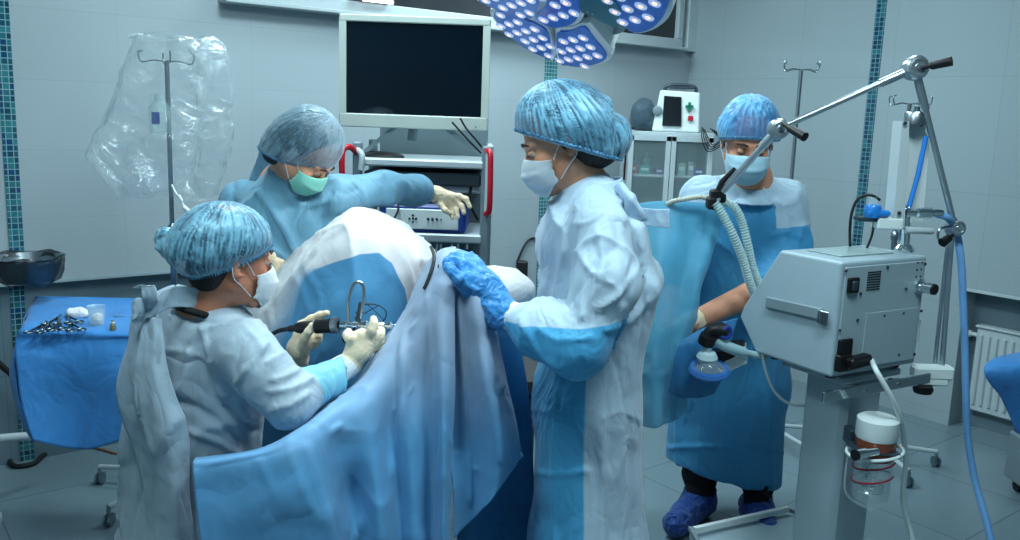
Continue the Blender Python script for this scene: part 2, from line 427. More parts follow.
def relax(V, Fc, it=1, lam=0.5):
    for _ in range(it):
        S_ = np.zeros_like(V); C_ = np.zeros(len(V))
        for k in range(4):
            a, b = Fc[:, k], Fc[:, (k + 1) % 4]; np.add.at(S_, a, V[b]); np.add.at(C_, a, 1); np.add.at(S_, b, V[a]); np.add.at(C_, b, 1)
        V = V + lam * (S_ / np.maximum(C_, 1)[:, None] - V)
    return V
def sdf_obj(sdf, name, mt, h, parent=None, disp=None, zone=None, grow=0.0, rel=1):
    V, Fc = sdf.mesh(h, grow); V = relax(V, Fc, rel)
    if disp is not None:
        N = normals(V, Fc); V = V + N * disp(V, N)[:, None]
    z = zone(V) if zone is not None else None
    o = link(name, V, Fc, mt, parent, smooth=True, zone=z)
    return o
def crease(V, f, seed, p=5): return ridge(V, f, seed, .9) ** p
def pix(V):
    r = V - A_(CAM); f = r @ A_(FW); return 510 + F_PX * (r @ A_(RT)) / f, 270 - F_PX * (r @ A_(UP)) / f
def folds(V, N, lines):
    # creases pressed into the cloth where the photo shows them, on the side of the garment that is seen there
    x, y = pix(V); out = np.zeros(len(V)); face = np.clip(-((V - A_(CAM)) * N).sum(1) / np.linalg.norm(V - A_(CAM), axis=1) * 2, 0, 1)
    for pts, h, wd_ in lines:
        d = np.full(len(V), 99.0); q = smooth_path([Vector((a, b, 0)) for a, b in pts], 3)
        for a, b in zip(q[:-1], q[1:]):
            L2 = max((b - a).length_squared, 1e-6); t = np.clip(((x - a.x) * (b.x - a.x) + (y - a.y) * (b.y - a.y)) / L2, 0, 1)
            d = np.minimum(d, np.hypot(x - a.x - t * (b.x - a.x), y - a.y - t * (b.y - a.y)))
        out += h * np.exp(-(d / wd_) ** 2)
    return out * face
def crumple(big=0.010, small=0.004, fb=(9, 9, 4), fs=(24, 24, 14), seed=1):
    def f(V, N):
        return big * (ridge(V, fb, seed) - 0.55) * 2 + small * (ridge(V, fs, seed + 5) - 0.55) * 2
    return f
def patch(name, rows, mt, parent=None, nu=10, nv=10, fold=0.006, ff=(10, 10, 3), seed=3, thick=0.002, zone=None, zfn=None, fine=0.002, lines=()):
    """cloth sheet through a grid of points"""
    rr = [smooth_path(r, nu) for r in rows]; cols_ = list(zip(*rr)); G = [smooth_path(c, nv) for c in cols_]
    U, W = len(G), len(G[0]); V = np.array([[tuple(v) for v in g] for g in G]).reshape(-1, 3)
    Fc = np.array([[i * W + j, i * W + j + 1, (i + 1) * W + j + 1, (i + 1) * W + j] for i in range(U - 1) for j in range(W - 1)])
    N = normals(V, Fc)
    uu = np.repeat(np.linspace(0, 1, U), W); ww = np.tile(np.linspace(0, 1, W), U)
    V = V + N * (fold * ((vn(V, ff, seed) - 0.5) * 2 + .9 * ridge(V, ff, seed + 4, .9) ** 5) + fine * (ridge(V, np.array(ff) * 2.4, seed + 9, .9) ** 3 * 1.6 - .4))[:, None]
    for pts_, hgt, wid in lines:
        N = normals(V, Fc); d = np.full(len(V), 9.0)
        q = [A_(p) for p in smooth_path(pts_, 4)]
        for a, b in zip(q[:-1], q[1:]):
            t = np.clip(((V - a) @ (b - a)) / max((b - a) @ (b - a), 1e-9), 0, 1); d = np.minimum(d, np.linalg.norm(V - (a + t[:, None] * (b - a)), axis=1))
        V = V + N * (hgt * np.exp(-(d / wid) ** 2))[:, None]
    z = zfn(uu, ww, V) if zfn is not None else None
    o = link(name, V, Fc, mt, parent, smooth=True, zone=z)
    md = o.modifiers.new('thickness', 'SOLIDIFY'); md.thickness = thick; md.offset = 0
    return o

# ================================================================== PEOPLE
class Head:
    def __init__(s, c, fwd, up=(0, 0, 1), sc=1.0):
        s.c = Vector(c); s.f = Vector(fwd).normalized(); s.r = s.f.cross(Vector(up)).normalized(); s.u = s.r.cross(s.f); s.s = sc
    def __call__(s, x, y, z): return s.c + (s.r * x + s.f * y + s.u * z) * s.s
    def inv(s, V):
        d = V - A_(s.c); return np.stack([d @ A_(s.r), d @ A_(s.f), d @ A_(s.u)], 1) / s.s
    def axes(s): return (s.r, s.f, s.u)
def head_prims(g, H):
    q = H.s; ax = H.axes()
    g.ell(H(0, -.012, .045), (.076 * q, .096 * q, .088 * q), ax, .02)
    g.ell(H(0, .022, -.03), (.061 * q, .068 * q, .082 * q), ax, .03)
    for x in (-1, 1):
        g.cone(H(x * .052, .0, -.055), H(x * .012, .07, -.098), .022 * q, .018 * q, .02)
        g.ell(H(x * .04, .062, -.03), (.022 * q, .02 * q, .022 * q), ax, .02)
        g.cone(H(x * .048, .068, .026), H(x * .012, .086, .022), .009 * q, .010 * q, .012)
        g.ell(H(x * .031, .094, .004), (.015 * q, .012 * q, .010 * q), ax, .010, sub=True)
    g.cone(H(0, .083, .012), H(0, .107, -.03), .007 * q, .012 * q, .010)
    for x in (-1, 1): g.ell(H(x * .011, .098, -.034), (.008 * q, .010 * q, .007 * q), ax, .006)
    g.cone(H(-.018, .084, -.060), H(.018, .084, -.060), .008 * q, .008 * q, .006)
    g.cone(H(-.015, .082, -.072), H(.015, .082, -.072), .009 * q, .009 * q, .006)
    g.ell(H(0, .074, -.1), (.018 * q, .016 * q, .016 * q), ax, .015)
    for x in (-1, 1):
        tl = (H.r * x * .9 - H.f * .45).normalized(); e2 = H.u.cross(tl).normalized()
        g.ell(H(x * .078, -.012, -.008), (.007 * q, .019 * q, .032 * q), (tl, e2, tl.cross(e2)), .006)
        g.ell(H(x * .084, -.006, -.006), (.006 * q, .010 * q, .018 * q), (tl, e2, tl.cross(e2)), .004, sub=True)
def head_extras(H, body, capm, shape='round', maskm='mask_white', brim=(.062, .035, -.075, -.045), lids=True, knot=None, seed=1, hairdrop=0.0, bun=None, nple=46, brow='hair', amp=1.0, skin='skin_tan', band=.014):
    q = H.s; ax = H.axes()
    for x in (-1, 1):
        mb = MB(); c = H(x * .031, .0805, .003); mb.lathe(c, [(0.0105 * math.sin(t) * q, -0.0105 * math.cos(t) * q) for t in np.linspace(0, math.pi, 9)], H.f, 14)
        e = mb.build('eye', 'eye', body)
        mb = MB(); ax_ = (H.f * .52 + H.u * .85).normalized(); mb.lathe(c, [(0.0118 * math.sin(t) * q, 0.0118 * math.cos(t) * q) for t in np.linspace(0, 1.32, 9)], ax_, 18); mb.build('eyelid', skin, body)
        mb = MB(); mb.lathe(H(x * .031, .0895, -.0008), [(0, .0018 * q), (.003 * q, .0015 * q), (.0050 * q, 0)], H.f, 14); mb.build('iris', 'iris', e)
        mb = MB(); mb.tube([H(x * .012, .0965, .027), H(x * .028, .0955, .032), H(x * .047, .083, .027)], [.0025 * q, .0038 * q, .002 * q], 8); mb.build('eyebrow', brow, body)
        if lids:
            mb = MB(); mb.tube([H(x * .020, .0925, .001), H(x * .031, .0965, -.0005), H(x * .042, .089, .001)], [.0012 * q, .0018 * q, .0014 * q], 7); mb.build('eyelashes', 'hair', body)
    # hair under the cap
    g = Sdf(); g.ell(H(0, -.016, .048), (.082 * q, .101 * q, (.082 if shape == 'loose' else .092) * q), ax, .01)
    g.ell(H(0, -.052, -.01 - hairdrop), (.066 * q, .05 * q, (.055 + hairdrop) * q), ax, .02)
    if bun: g.ell(H(*bun[0]), tuple(v * q * .88 for v in bun[1]), ax, .06)
    g.cut(H(0, .078, .055), H.f * 1.0 - H.u * .55, .004)
    g.cut(H(0, .0, -.035), H.f * .85 - H.u * .25, .004)
    sdf_obj(g, 'hair', 'hair', .005 * q, body)
    # bouffant cap; brim plane through the forehead and the nape: z = a + b*y
    zf, yf, yb, zb = brim[1], brim[0], brim[2], brim[3]
    pn = (H.f * (zb - zf) + H.u * (yf - yb)).normalized() * (1 if yf > yb else -1); 
    if pn.dot(H.u) < 0: pn = -pn
    g = Sdf()
    if shape == 'round': g.ell(H(0, -.014, .048), (.094 * q, .108 * q, .100 * q), ax, .01); g.ell(H(0, -.01, .03), (.098 * q, .10 * q, .060 * q), ax, .03)
    elif shape == 'loose': g.ell(H(0, -.02, .05), (.093 * q, .116 * q, .090 * q), ax, .01); g.ell(H(0, -.09, .012), (.078 * q, .065 * q, .06 * q), ax, .05)
    elif shape == 'bun': g.ell(H(0, -.012, .055), (.095 * q, .112 * q, .105 * q), ax, .01)
    elif shape == 'tall': g.ell(H(0, -.02, .05), (.092 * q, .112 * q, .108 * q), ax, .01); g.ell(H(0, -.06, .02), (.082 * q, .075 * q, .095 * q), ax, .05)
    if bun: g.ell(H(*bun[0]), tuple(v * q for v in bun[1]), ax, .12 if shape == 'bun' else .07)
    g.cut(H(0, yf, zf), -pn, .012)
    V, Fc = g.mesh(.0035 * q); V = relax(V, Fc, 2); N = normals(V, Fc); L = H.inv(V)
    ang = np.arctan2(L[:, 0], L[:, 1] + .03); hgt = (V - A_(H(0, yf, zf))) @ A_(pn) / q
    q3 = np.stack([ang * nple * .55, hgt * 16, ang * 0], 1)
    q3 = q3 + 1.5 * np.stack([vn(L, 22, seed), vn(L, 30, seed + 1), vn(L, 30, seed + 2)], 1)
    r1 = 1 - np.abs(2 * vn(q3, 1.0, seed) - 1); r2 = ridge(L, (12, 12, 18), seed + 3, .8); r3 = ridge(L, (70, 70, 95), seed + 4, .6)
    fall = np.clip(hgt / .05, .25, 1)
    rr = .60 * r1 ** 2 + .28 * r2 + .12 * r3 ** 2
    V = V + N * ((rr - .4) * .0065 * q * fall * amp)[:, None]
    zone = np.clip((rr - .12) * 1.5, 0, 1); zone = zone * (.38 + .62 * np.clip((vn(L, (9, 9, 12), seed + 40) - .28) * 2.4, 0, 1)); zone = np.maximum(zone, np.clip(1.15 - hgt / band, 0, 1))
    cap = link('surgical_cap', V, Fc, capm, body, smooth=True, zone=zone)
    # elastic brim: follows the cap's lowest ring
    low = (np.abs(hgt - .004) < .004); ring = {}
    for i in np.where(low)[0]:
        k = int((ang[i] + math.pi) / (2 * math.pi) * 60) % 60; rd = L[i, 0] ** 2 + (L[i, 1] + .03) ** 2
        if k not in ring or rd > ring[k][0]: ring[k] = (rd, i)
    pts = [Vector(V[ring[k][1]]) for k in sorted(ring)]
    if len(pts) > 20:
        pts = [(pts[i - 2] + pts[i - 1] * 2 + pts[i] * 3 + pts[(i + 1) % len(pts)] * 2 + pts[(i + 2) % len(pts)]) / 9 for i in range(len(pts))]
        sp_ = smooth_path(pts, 4, True); rs = [(.0042 + .0018 * math.sin(i * 1.9)) * q for i in range(len(sp_))]
        mb = MB(); mb.tube(sp_, rs, 8, closed=True); mb.build('elastic_brim', 'elastic', cap)
    # mask
    nu, nv = 33, 21; vs = []; fs = []
    for j in range(nv):
        v = j / (nv - 1); yfr = np.interp(v, [0, .12, .35, .55, .8, 1], [.104, .114, .128, .122, .110, .086]); zc = np.interp(v, [0, 1], [-.004, -.120]); zs = np.interp(v, [0, 1], [-.026, -.082])
        for i in range(nu):
            u = -1 + 2 * i / (nu - 1); th = u * rad(86); cz = math.cos(th)
            sharp = np.interp(v, [0, .3, 1], [.9, .8, .7])
            y = .036 + (yfr - .036) * abs(cz) ** sharp; x = .070 * math.sin(th) * np.interp(v, [0, .5, 1], [1, 1.0, .93])
            z = zs + (zc - zs) * abs(cz) ** 1.3
            y += .0022 * abs(math.sin(v * math.pi * 4)) * abs(cz) + .0012 * math.sin(i * 2.1 + j) * (1 - abs(cz))
            vs.append(H(x, y, z))
    for j in range(nv - 1):
        for i in range(nu - 1): fs.append([j * nu + i, j * nu + i + 1, (j + 1) * nu + i + 1, (j + 1) * nu + i])
    mk = link('face_mask', vs, fs, maskm, body, smooth=True); md = mk.modifiers.new('thickness', 'SOLIDIFY'); md.thickness = .0015; md.offset = 1
    for x in (-1, 1):
        mb = MB(); mb.tube(smooth_path([H(x * .069, .037, -.027), H(x * .077, .012, .002), H(x * .083, -.012, .022), H(x * .081, -.028, .008)], 5), .0013 * q, 6)
        mb.tube(smooth_path([H(x * .065, .037, -.080), H(x * .076, .002, -.052), H(x * .083, -.022, -.034), H(x * .083, -.03, -.008)], 5), .0013 * q, 6)
        mb.build('ear_loop', 'mask_white', mk)
    return cap, mk
def smpath(g, pts, rs, k=.01): return g.path(pts, rs, k)
def pr_(*pts): return [P(*p) for p in pts]
def finish_person(g, mt, label, h=.006):
    o = sdf_obj(g, 'person', mt, h, None); o['label'] = label; o['category'] = 'person'; return o
def hand(g, palm, fingers, k=.008):
    """palm: list of (point, radius) laid as a web; fingers: list of (points, radii)"""
    for a, b, ra, rb in palm: g.cone(a, b, ra, rb, .014)
    for pts, rs in fingers: g.path(pts, rs, k)
def foot(g, ankle, toe, r=.036):
    a = Vector(ankle); t = Vector(toe); h_ = Vector((a.x, a.y, t.z)) - (t - a).normalized() * .03; h_.z = t.z
    g.cone(a, h_, .042, .04, .03); g.cone(h_, t, .042, r, .03)

# ---------------------------------------------------------------- seated surgeon
def surgeon():
    Y = 2.1
    H = Head(P(230, 259, 2.1), (.74, .66, -.15), (0.05, 0, 1), .98)
    neck = P(203, 312, 2.09); chest = P(205, 372, 2.14); waist = P(192, 450, 2.14); pel = P(190, 520, 2.12)
    wd = Vector((.80, -.60, 0))
    shR = neck + wd * .175 + Vector((0.0, 0, -.07)); shL = neck - wd * .185 + Vector((0.02, 0, -.05))
    elR = P(288, 404, 1.93); wrR = P(350, 364, 2.13)
    elL = P(272, 392, 2.42); wrL = P(298, 358, 2.30)
    g = Sdf(); head_prims(g, H)
    g.cone(H(0, -.022, -.05), neck, .054, .056, .03); g.cone(neck, neck + Vector((0.02, 0.03, -.10)), .058, .07, .03)
    g.econe(neck + Vector((.02, 0.03, -.17)), waist, (.135, .075), (.13, .085), wd, .03); g.econe(waist, pel, (.16, .12), (.18, .14), wd, .05)
    for a, b, c in ((shR, elR, wrR), (shL, elL, wrL)):
        g.cone(a, b, .042, .034, .02); g.cone(b, c, .034, .025, .02)
    kn = (P(330, 520, 2.05), P(315, 500, 2.55)); hp = (pel + wd * .09, pel - wd * .09)
    ft = (PZ(345, 690, .08), PZ(330, 590, .08))
    for a, b, c in zip(hp, kn, ft):
        g.cone(a, b, .085, .06, .04); g.cone(b, c, .06, .04, .03); foot(g, c, c + Vector((.16, .06, -.04)))
    # left hand: grips the camera from behind; right hand: holds the scope, index finger up
    def p(x, y, Yd): return P(x, y, Yd)
    YL = 2.26
    palmL = [(wrL, p(297, 347, YL + .01), .024, .026), (p(297, 350, YL + .01), p(303, 333, YL + .02), .026, .020), (p(300, 350, YL + .01), p(310, 338, YL + .02), .024, .016)]
    fingL = [([p(298, 335, YL + .02), p(301, 325, YL + .03), p(311, 319, YL + .03), p(320, 315, YL + .025), p(327, 313, YL + .015)], [.013, .011, .0098, .0088, .0075]),
             ([p(303, 346, YL - .01), p(305, 337, YL - .035), p(309, 331, YL - .045), p(312, 325.5, YL - .046)], [.015, .0115, .010, .0085]),
             ([p(305, 336, YL + .02), p(313, 334, YL + .045), p(319, 333, YL + .035), p(320, 329.5, YL + .012)], [.012, .0100, .009, .0075]),
             ([p(307, 341, YL + .02), p(314, 340, YL + .04), p(318.5, 339.5, YL + .03), p(318.5, 335.5, YL + .01)], [.011, .0095, .0085, .0070]),
             ([p(306, 345, YL + .02), p(312, 345.5, YL + .035), p(315, 344.5, YL + .03), p(315, 341, YL + .015)], [.010, .0085, .0075, .0062])]
    YR = 2.13
    palmR = [(wrR, p(357, 352, YR), .026, .027), (p(357, 353, YR), p(362, 336, YR), .028, .020), (p(363, 350, YR), p(374, 337, YR + .01), .024, .016), (p(355, 350, YR), p(352, 338, YR - .005), .022, .014)]
    fingR = [([p(371, 338, YR + .01), p(372, 330, YR - .01), p(374, 324, YR - .005), p(373.5, 319, YR + .005)], [.0135, .0112, .0098, .0088]),
             ([p(353, 343, YR - .01), p(349.5, 338.5, YR - .02), p(347, 335, YR - .005), p(348.5, 331.5, YR + .012)], [.013, .0112, .0100, .0088]),
             ([p(374, 338, YR + .01), p(380, 336, YR + .015), p(381, 331, YR + .03), p(376, 329, YR + .04)], [.0125, .0108, .0095, .008]),
             ([p(374, 343, YR + .01), p(380.5, 341.5, YR + .02), p(381, 337, YR + .04), p(376, 335, YR + .05)], [.012, .0100, .009, .0075]),
             ([p(371, 349, YR + .01), p(378, 347, YR + .02), p(379, 343, YR + .04), p(375, 341, YR + .05)], [.011, .009, .008, .0068])]
    palmR, palmL = [[(a, b, c * .92, d * .9) for a, b, c, d in pl] for pl in (palmR, palmL)]; fingR, fingL = [[(a, [r * .88 for r in b]) for a, b in fg] for fg in (fingR, fingL)]
    hand(g, palmL, fingL); hand(g, palmR, fingR)
    body = finish_person(g, 'skin_tan', 'seated person in a pale wraparound gown and blue cap holding the endoscope', .0055)
    for pl, fg, wr, el, lab in ((palmL, fingL, wrL, elL, 'L'), (palmR, fingR, wrR, elR, 'R')):
        g = Sdf(); hand(g, pl, fg); d = (el - wr).normalized(); g.cone(wr, wr + d * .045, .0285, .031, .01)
        sdf_obj(g, 'glove', 'glove_white', .0024, body, grow=.0016, rel=3)
        g = Sdf(); g.cone(wr + d * .02, wr + d * .085, .0325, .036, .008)
        sdf_obj(g, 'cuff', 'cuff', .004, body, disp=crumple(.001, .002, seed=9))
    # gown
    g = Sdf()
    g.econe(neck + Vector((.01, 0.015, -.04)), chest + Vector((0.01, 0, .05)), (.115, .09), (.195, .130), wd, .05)
    g.econe(chest + Vector((0.01, 0, .05)), waist, (.205, .135), (.185, .145), wd, .04)
    g.econe(waist, P(186, 640, 2.1), (.185, .15), (.20, .16), wd, .06)
    dR = (wrR - elR).normalized()
    g.cone(neck + wd * .10 + Vector((0, 0, -.05)), shR, .05, .062, .04)
    g.path([shR, shR.lerp(elR, .5), elR], [.064, .064, .054], .04); g.path([elR, elR.lerp(wrR, .5), wrR - dR * .06], [.056, .050, .040], .03)
    dL = (wrL - elL).normalized()
    g.cone(neck - wd * .10 + Vector((0, 0, -.04)), shL, .05, .062, .05)
    g.path([shL, elL], [.074, .06], .04); g.path([elL, wrL - dL * .06], [.06, .042], .03)
    for b in kn: g.cone(pel + (b - pel) * .2, pel + (b - pel) * .9, .12, .09, .06)
    e0, e1 = A_(elR), A_(wrR)
    def zone(V):
        t = ((V - e0) @ (e1 - e0)) / ((e1 - e0) @ (e1 - e0)); d = np.linalg.norm(V - (e0 + np.clip(t, 0, 1.2)[:, None] * (e1 - e0)), axis=1)
        return np.where(d < .085, (t - .30) * .25, -.1)
    def disp(V, N):
        return .010 * (vn(V, (5, 5, 3), 21) - .5) * 2 + .013 * crease(V, (5, 5, 3), 22, 9) - .009 * crease(V, (6, 6, 3.5), 24, 9) + .0025 * crease(V, (15, 15, 9), 23, 3) + folds(V, N, [(((203, 325), (212, 360), (222, 400)), .009, 2.6), (((222, 401), (244, 372), (268, 343)), .009, 2.6), (((222, 401), (246, 424), (286, 442)), -.012, 4), (((308, 362), (290, 374), (272, 380)), .008, 2.6), (((312, 378), (292, 388), (268, 392)), .009, 3), (((308, 394), (292, 404), (270, 410)), .008, 3), (((300, 350), (284, 352), (268, 362)), .006, 2.4), (((150, 350), (190, 352), (212, 362)), .005, 2), (((178, 400), (205, 412), (240, 440)), -.007, 4), (((240, 322), (256, 336), (262, 352)), .006, 2.5), (((190, 430), (215, 440), (240, 455)), .007, 3)])
    gown = sdf_obj(g, 'gown', 'gown_s', .0075, body, disp=disp, zone=zone)
    # seams across the shoulder and back
    # dark shirt collar at the neck
    mb = MB(); n0 = neck + Vector((.0, 0, .0)); ringp = [n0 + wd * (.074 * math.cos(a)) + Vector((.60, .80, 0)) * (.070 * math.sin(a)) + Vector((0, 0, -.012 + .018 * math.sin(a))) for a in np.linspace(0, 2 * math.pi, 33)[:-1]]
    mb.tube(smooth_path(pr_((171, 302, 2.05), (179, 307, 2.03), (190, 311, 2.015), (201, 314, 2.015), (210, 317, 2.04)), 5), .009, 8); mb.build('shirt_collar', 'trouser', body)
    # gown collar band standing round the neck
    rows = []
    for hgt, rr in ((-.045, .096), (-.005, .088), (.03, .084)):
        rows.append([n0 + wd * (rr * math.cos(a)) + Vector((.60, .80, 0)) * (rr * .95 * math.sin(a)) + Vector((0, 0, hgt - .02 + .01 * math.sin(a))) for a in np.linspace(math.pi * .85, math.pi * 1.42, 9)])
    patch('collar', rows, 'gown_s', gown, 4, 4, .002, (20, 20, 20), 5, .002)
    # bow tied at the nape with hanging ends
    kx = P(148, 314, 1.94)
    def strip(pts, w_, name='tie', seed=1):
        rows = [[Vector(a) + Vector(b) * (-.5 * w_), Vector(a), Vector(a) + Vector(b) * (.5 * w_)] for a, b in pts]
        return patch(name, rows, 'gown_s', gown, 5, 6, .004, (22, 22, 8), seed, .0015)
    Zv = Vector((0, 0, 1)); Xv = Vector((1, 0, 0))
    strip([(kx, Zv * .4), (P(141, 306, 1.92), Zv * .9), (P(133, 311, 1.91), Zv * 1.1), (P(136, 320, 1.93), Zv * .5), (kx, Zv * .3)], .04, seed=2)
    strip([(kx, Xv * .4 + Zv * .3), (P(150, 300, 1.92), Xv * .8), (P(147, 285, 1.92), Xv * .7), (P(139, 288, 1.93), Xv * .6)], .045, seed=3)
    strip([(kx, Zv * .4), (P(160, 303, 1.95), Zv * .9), (P(175, 297, 1.99), Zv * 1.0), (P(196, 298, 2.03), Zv * 1.0), (P(206, 302, 2.06), Zv * .7)], .05, seed=4)
    strip([(kx + Vector((0, .01, 0)), Xv * .5), (P(150, 340, 1.93), Xv * 1.0), (P(146, 375, 1.92), Xv * 1.2), (P(150, 418, 1.92), Xv * 1.1)], .05, seed=5)
    # open back flap of the gown hanging on the far side
    patch('gown_flap', [[P(134, 322, 1.99), P(141, 318, 1.95), P(152, 317, 1.93), P(162, 318, 1.95)],
                        [P(126, 370, 2.0), P(136, 366, 1.94), P(152, 362, 1.915), P(166, 362, 1.93)],
                        [P(127, 405, 2.0), P(142, 404, 1.93), P(160, 402, 1.90), P(176, 402, 1.93)],
                        [P(137, 450, 2.0), P(151, 448, 1.93), P(170, 445, 1.90), P(189, 440, 1.93)],
                        [P(145, 500, 2.0), P(158, 500, 1.93), P(174, 500, 1.90), P(190, 498, 1.93)],
                        [P(152, 590, 2.0), P(165, 590, 1.93), P(180, 590, 1.92), P(200, 590, 1.95)]],
          'gown_s', gown, 8, 8, .016, (11, 11, 1.4), 31, .0015, fine=.003)
    head_extras(H, body, 'cap_s', 'loose', 'mask_white', brim=(.072, .034, -.085, -.052), seed=5, hairdrop=.012, nple=40, band=.026)
    # gathered knot at the back of the cap
    g = Sdf(); g.ell(P(172, 243, 2.06), (.032, .026, .028), None, .01); g.ell(P(166, 239, 2.06), (.022, .022, .026), None, .02); g.ell(P(178, 252, 2.06), (.03, .02, .018), None, .02)
    o = sdf_obj(g, 'cap_gather', 'cap_s', .0035, body, disp=crumple(.004, .003, (30, 30, 30), (70, 70, 70), 8), zone=lambda V: ridge(V, 60, 3))
    # lower mask edge tucked loosely below the chin
    # surgeon's stool
    st = empty('stool', (pel.x, pel.y, 0), 0, 'round blue-topped stool under the seated person, mostly covered by the gown', 'stool')
    mb = MB(); mb.lathe((0, 0, 0), [(0, .0), (.20, .0), (.215, .02), (.215, .06), (.195, .08), (0, .085)]); o = mb.build('seat', 'blue_plastic', st); o.location = (0, 0, .50 - .05)
    zt = pel.z - .14
    o.location = (0, 0, max(.3, zt - .085))
    mb = MB(); mb.tube([(0, 0, .08), (0, 0, o.location.z + .01)], .025, 14); mb.build('column', 'chrome', st)
    mb = MB()
    for k in range(5):
        a = k * 2 * math.pi / 5; mb.tube([(0, 0, .1), (.25 * math.cos(a), .25 * math.sin(a), .06)], [.02, .014], 8)
    mb.build('base', 'chrome', st)
    for k in range(5):
        a = k * 2 * math.pi / 5; mb = MB(); mb.lathe((.25 * math.cos(a), .25 * math.sin(a) - .012, .03), [(0, 0), (.03, 0), (.03, .024), (0, .024)], (0, 1, 0), 14); mb.build('caster', 'rubber', st)
    return body
surgeon()

# ---------------------------------------------------------------- woman standing in the middle
def nurse():
    H = Head(P(561, 143, 2.2), (-.90, -.03, -.40), (-.05, 0, 1), .95)
    neck = P(590, 192, 2.2); wd = Vector((0.05, -1, 0))
    chest = P(592, 240, 2.2); waist = P(588, 340, 2.2); hip = P(590, 420, 2.2)
    shN = P(602, 226, 2.06); shF = P(588, 222, 2.38)
    elN = P(578, 345, 1.95); wrN = P(500, 312, 2.05)
    elF = P(592, 330, 2.38); wrF = P(580, 395, 2.36)
    g = Sdf(); head_prims(g, H)
    g.path([H(0, -.02, -.04), P(580, 176, 2.2), neck], [.048, .048, .050], .03)
    g.econe(chest + Vector((0, 0, -.04)), waist, (.14, .09), (.12, .085), wd, .04); g.econe(waist, hip, (.13, .09), (.165, .12), wd, .05)
    g.cone(neck, chest, .046, .07, .04)
    for a, b, c in ((shN, elN, wrN), (shF, elF, wrF)): g.cone(a, b, .046, .038, .03); g.cone(b, c, .038, .024, .02)
    for s_ in (-1, 1):
        hp = hip + wd * .085 * s_; kn = Vector((hp.x - .02, hp.y, .48)); an = Vector((hp.x + .02, hp.y, .09))
        g.cone(hp, kn, .08, .055, .04); g.cone(kn, an, .055, .038, .03); foot(g, an, an + Vector((-.16, 0, -.045)))
    # near hand lies over the draped knee, baggy blue glove, fingers curled over the far side
    p = P
    YH = 2.075
    palm = [(wrN, p(478, 288, YH), .028, .034), (p(482, 290, YH), p(464, 270, YH), .034, .024), (p(478, 284, YH), p(474, 268, YH + .03), .034, .024), (p(480, 292, YH), p(466, 282, YH - .03), .03, .02)]
    fing = [([p(466, 270, YH), p(457, 264, YH), p(450, 261, YH + .01), p(448, 266, YH + .015)], [.015, .0115, .010, .009]),
            ([p(470, 268, YH + .02), p(463, 261, YH + .03), p(456, 258, YH + .04), p(451, 260, YH + .05)], [.015, .0115, .0105, .009]),
            ([p(474, 268, YH + .035), p(468, 260, YH + .05), p(461, 257, YH + .07), p(456, 258, YH + .08)], [.014, .011, .010, .0088]),
            ([p(478, 269, YH + .045), p(474, 261, YH + .065), p(469, 258, YH + .085), p(464, 258, YH + .1)], [.013, .010, .009, .008]),
            ([p(466, 283, YH - .03), p(458, 278, YH - .045), p(452, 272, YH - .045), p(449, 268, YH - .04)], [.015, .013, .011, .0095])]
    palm = [(a, b, c * .92, d * .9) for a, b, c, d in palm]; fing = [(a, [r * .88 for r in b]) for a, b in fing]
    hand(g, palm, fing)
    for k in (0,):  # far hand, relaxed
        d = (wrF - elF).normalized(); e = Vector((0, 0, -1)); pc = wrF + d * .07
        g.cone(wrF, pc, .026, .03, .01)
        for q in range(4):
            b = pc + Vector((0, -.03 + .02 * q, 0)); g.path([b, b + d * .035, b + d * .055 + e * .015, b + d * .06 + e * .035], [.0095, .0088, .008, .007], .006)
        b = pc - d * .03 + Vector((0, -.035, 0)); g.path([b, b + d * .025 + e * .02, b + d * .045 + e * .03], [.011, .0095, .008], .006)
    body = finish_person(g, 'skin_fair', 'standing person in profile with white mask, big blue cap and blue-fronted gown', .0055)
    g = Sdf(); hand(g, palm, fing); d = (elN - wrN).normalized(); g.cone(wrN, wrN + d * .02, .036, .034, .01)
    g.cone(p(484, 292, YH), wrN, .042, .034, .02)
    sdf_obj(g, 'glove', 'glove_blue', .0028, body, grow=.0042, rel=1, disp=lambda V, N: .0028 * (ridge(V, (22, 22, 34), 4, .8) - .5) * 2 + .002 * (ridge(V, 70, 6) - .5) * 2)
    g = Sdf(); g.cone(wrN - d * .012, wrN + d * .06, .036, .037, .008)
    sdf_obj(g, 'cuff', 'cuff', .004, body, disp=crumple(.001, .0015, seed=9))
    # gown
    g = Sdf()
    ft = .16
    g.econe(neck + Vector((.006, 0, -.022)), chest, (.085, .08), (.155, .120), wd, .04)
    g.econe(chest, P(596, 300, 2.2), (.16, .128), (.165, .125), wd, .04)
    g.econe(P(596, 300, 2.2), P(588, 400, 2.2), (.175, .128), (.185, .125), wd, .05)
    g.econe(P(588, 400, 2.2), P(588, 540, 2.2), (.185, .125), (.21, .145), wd, .05)
    e_ = P(588, 540, 2.2); g.econe(e_, Vector((e_.x, e_.y, .38)), (.21, .145), (.23, .16), wd, .05)
    dN = (wrN - elN).normalized()
    g.cone(neck + Vector((.01, -.06, -.04)), shN, .045, .058, .04); g.path([shN, P(606, 285, 1.98), elN], [.058, .068, .066], .03)
    g.path([elN, elN.lerp(wrN, .5), wrN - dN * .055], [.072, .064, .044], .03)
    g.cone(neck + Vector((.01, .06, -.04)), shF, .05, .075, .06); g.path([shF, elF], [.078, .07], .05); g.path([elF, wrF - (wrF - elF).normalized() * .04], [.068, .048], .05)
    # loose back of the gown
    g.econe(P(634, 222, 2.2), P(640, 280, 2.2), (.11, .02), (.13, .03), wd, .04); g.econe(P(640, 280, 2.2), P(618, 360, 2.2), (.13, .03), (.13, .035), wd, .05)
    # the panel seam: x positions at heights, front (-x) is the blue plastic panel
    c0 = A_(P(591, 330, 2.07)); 
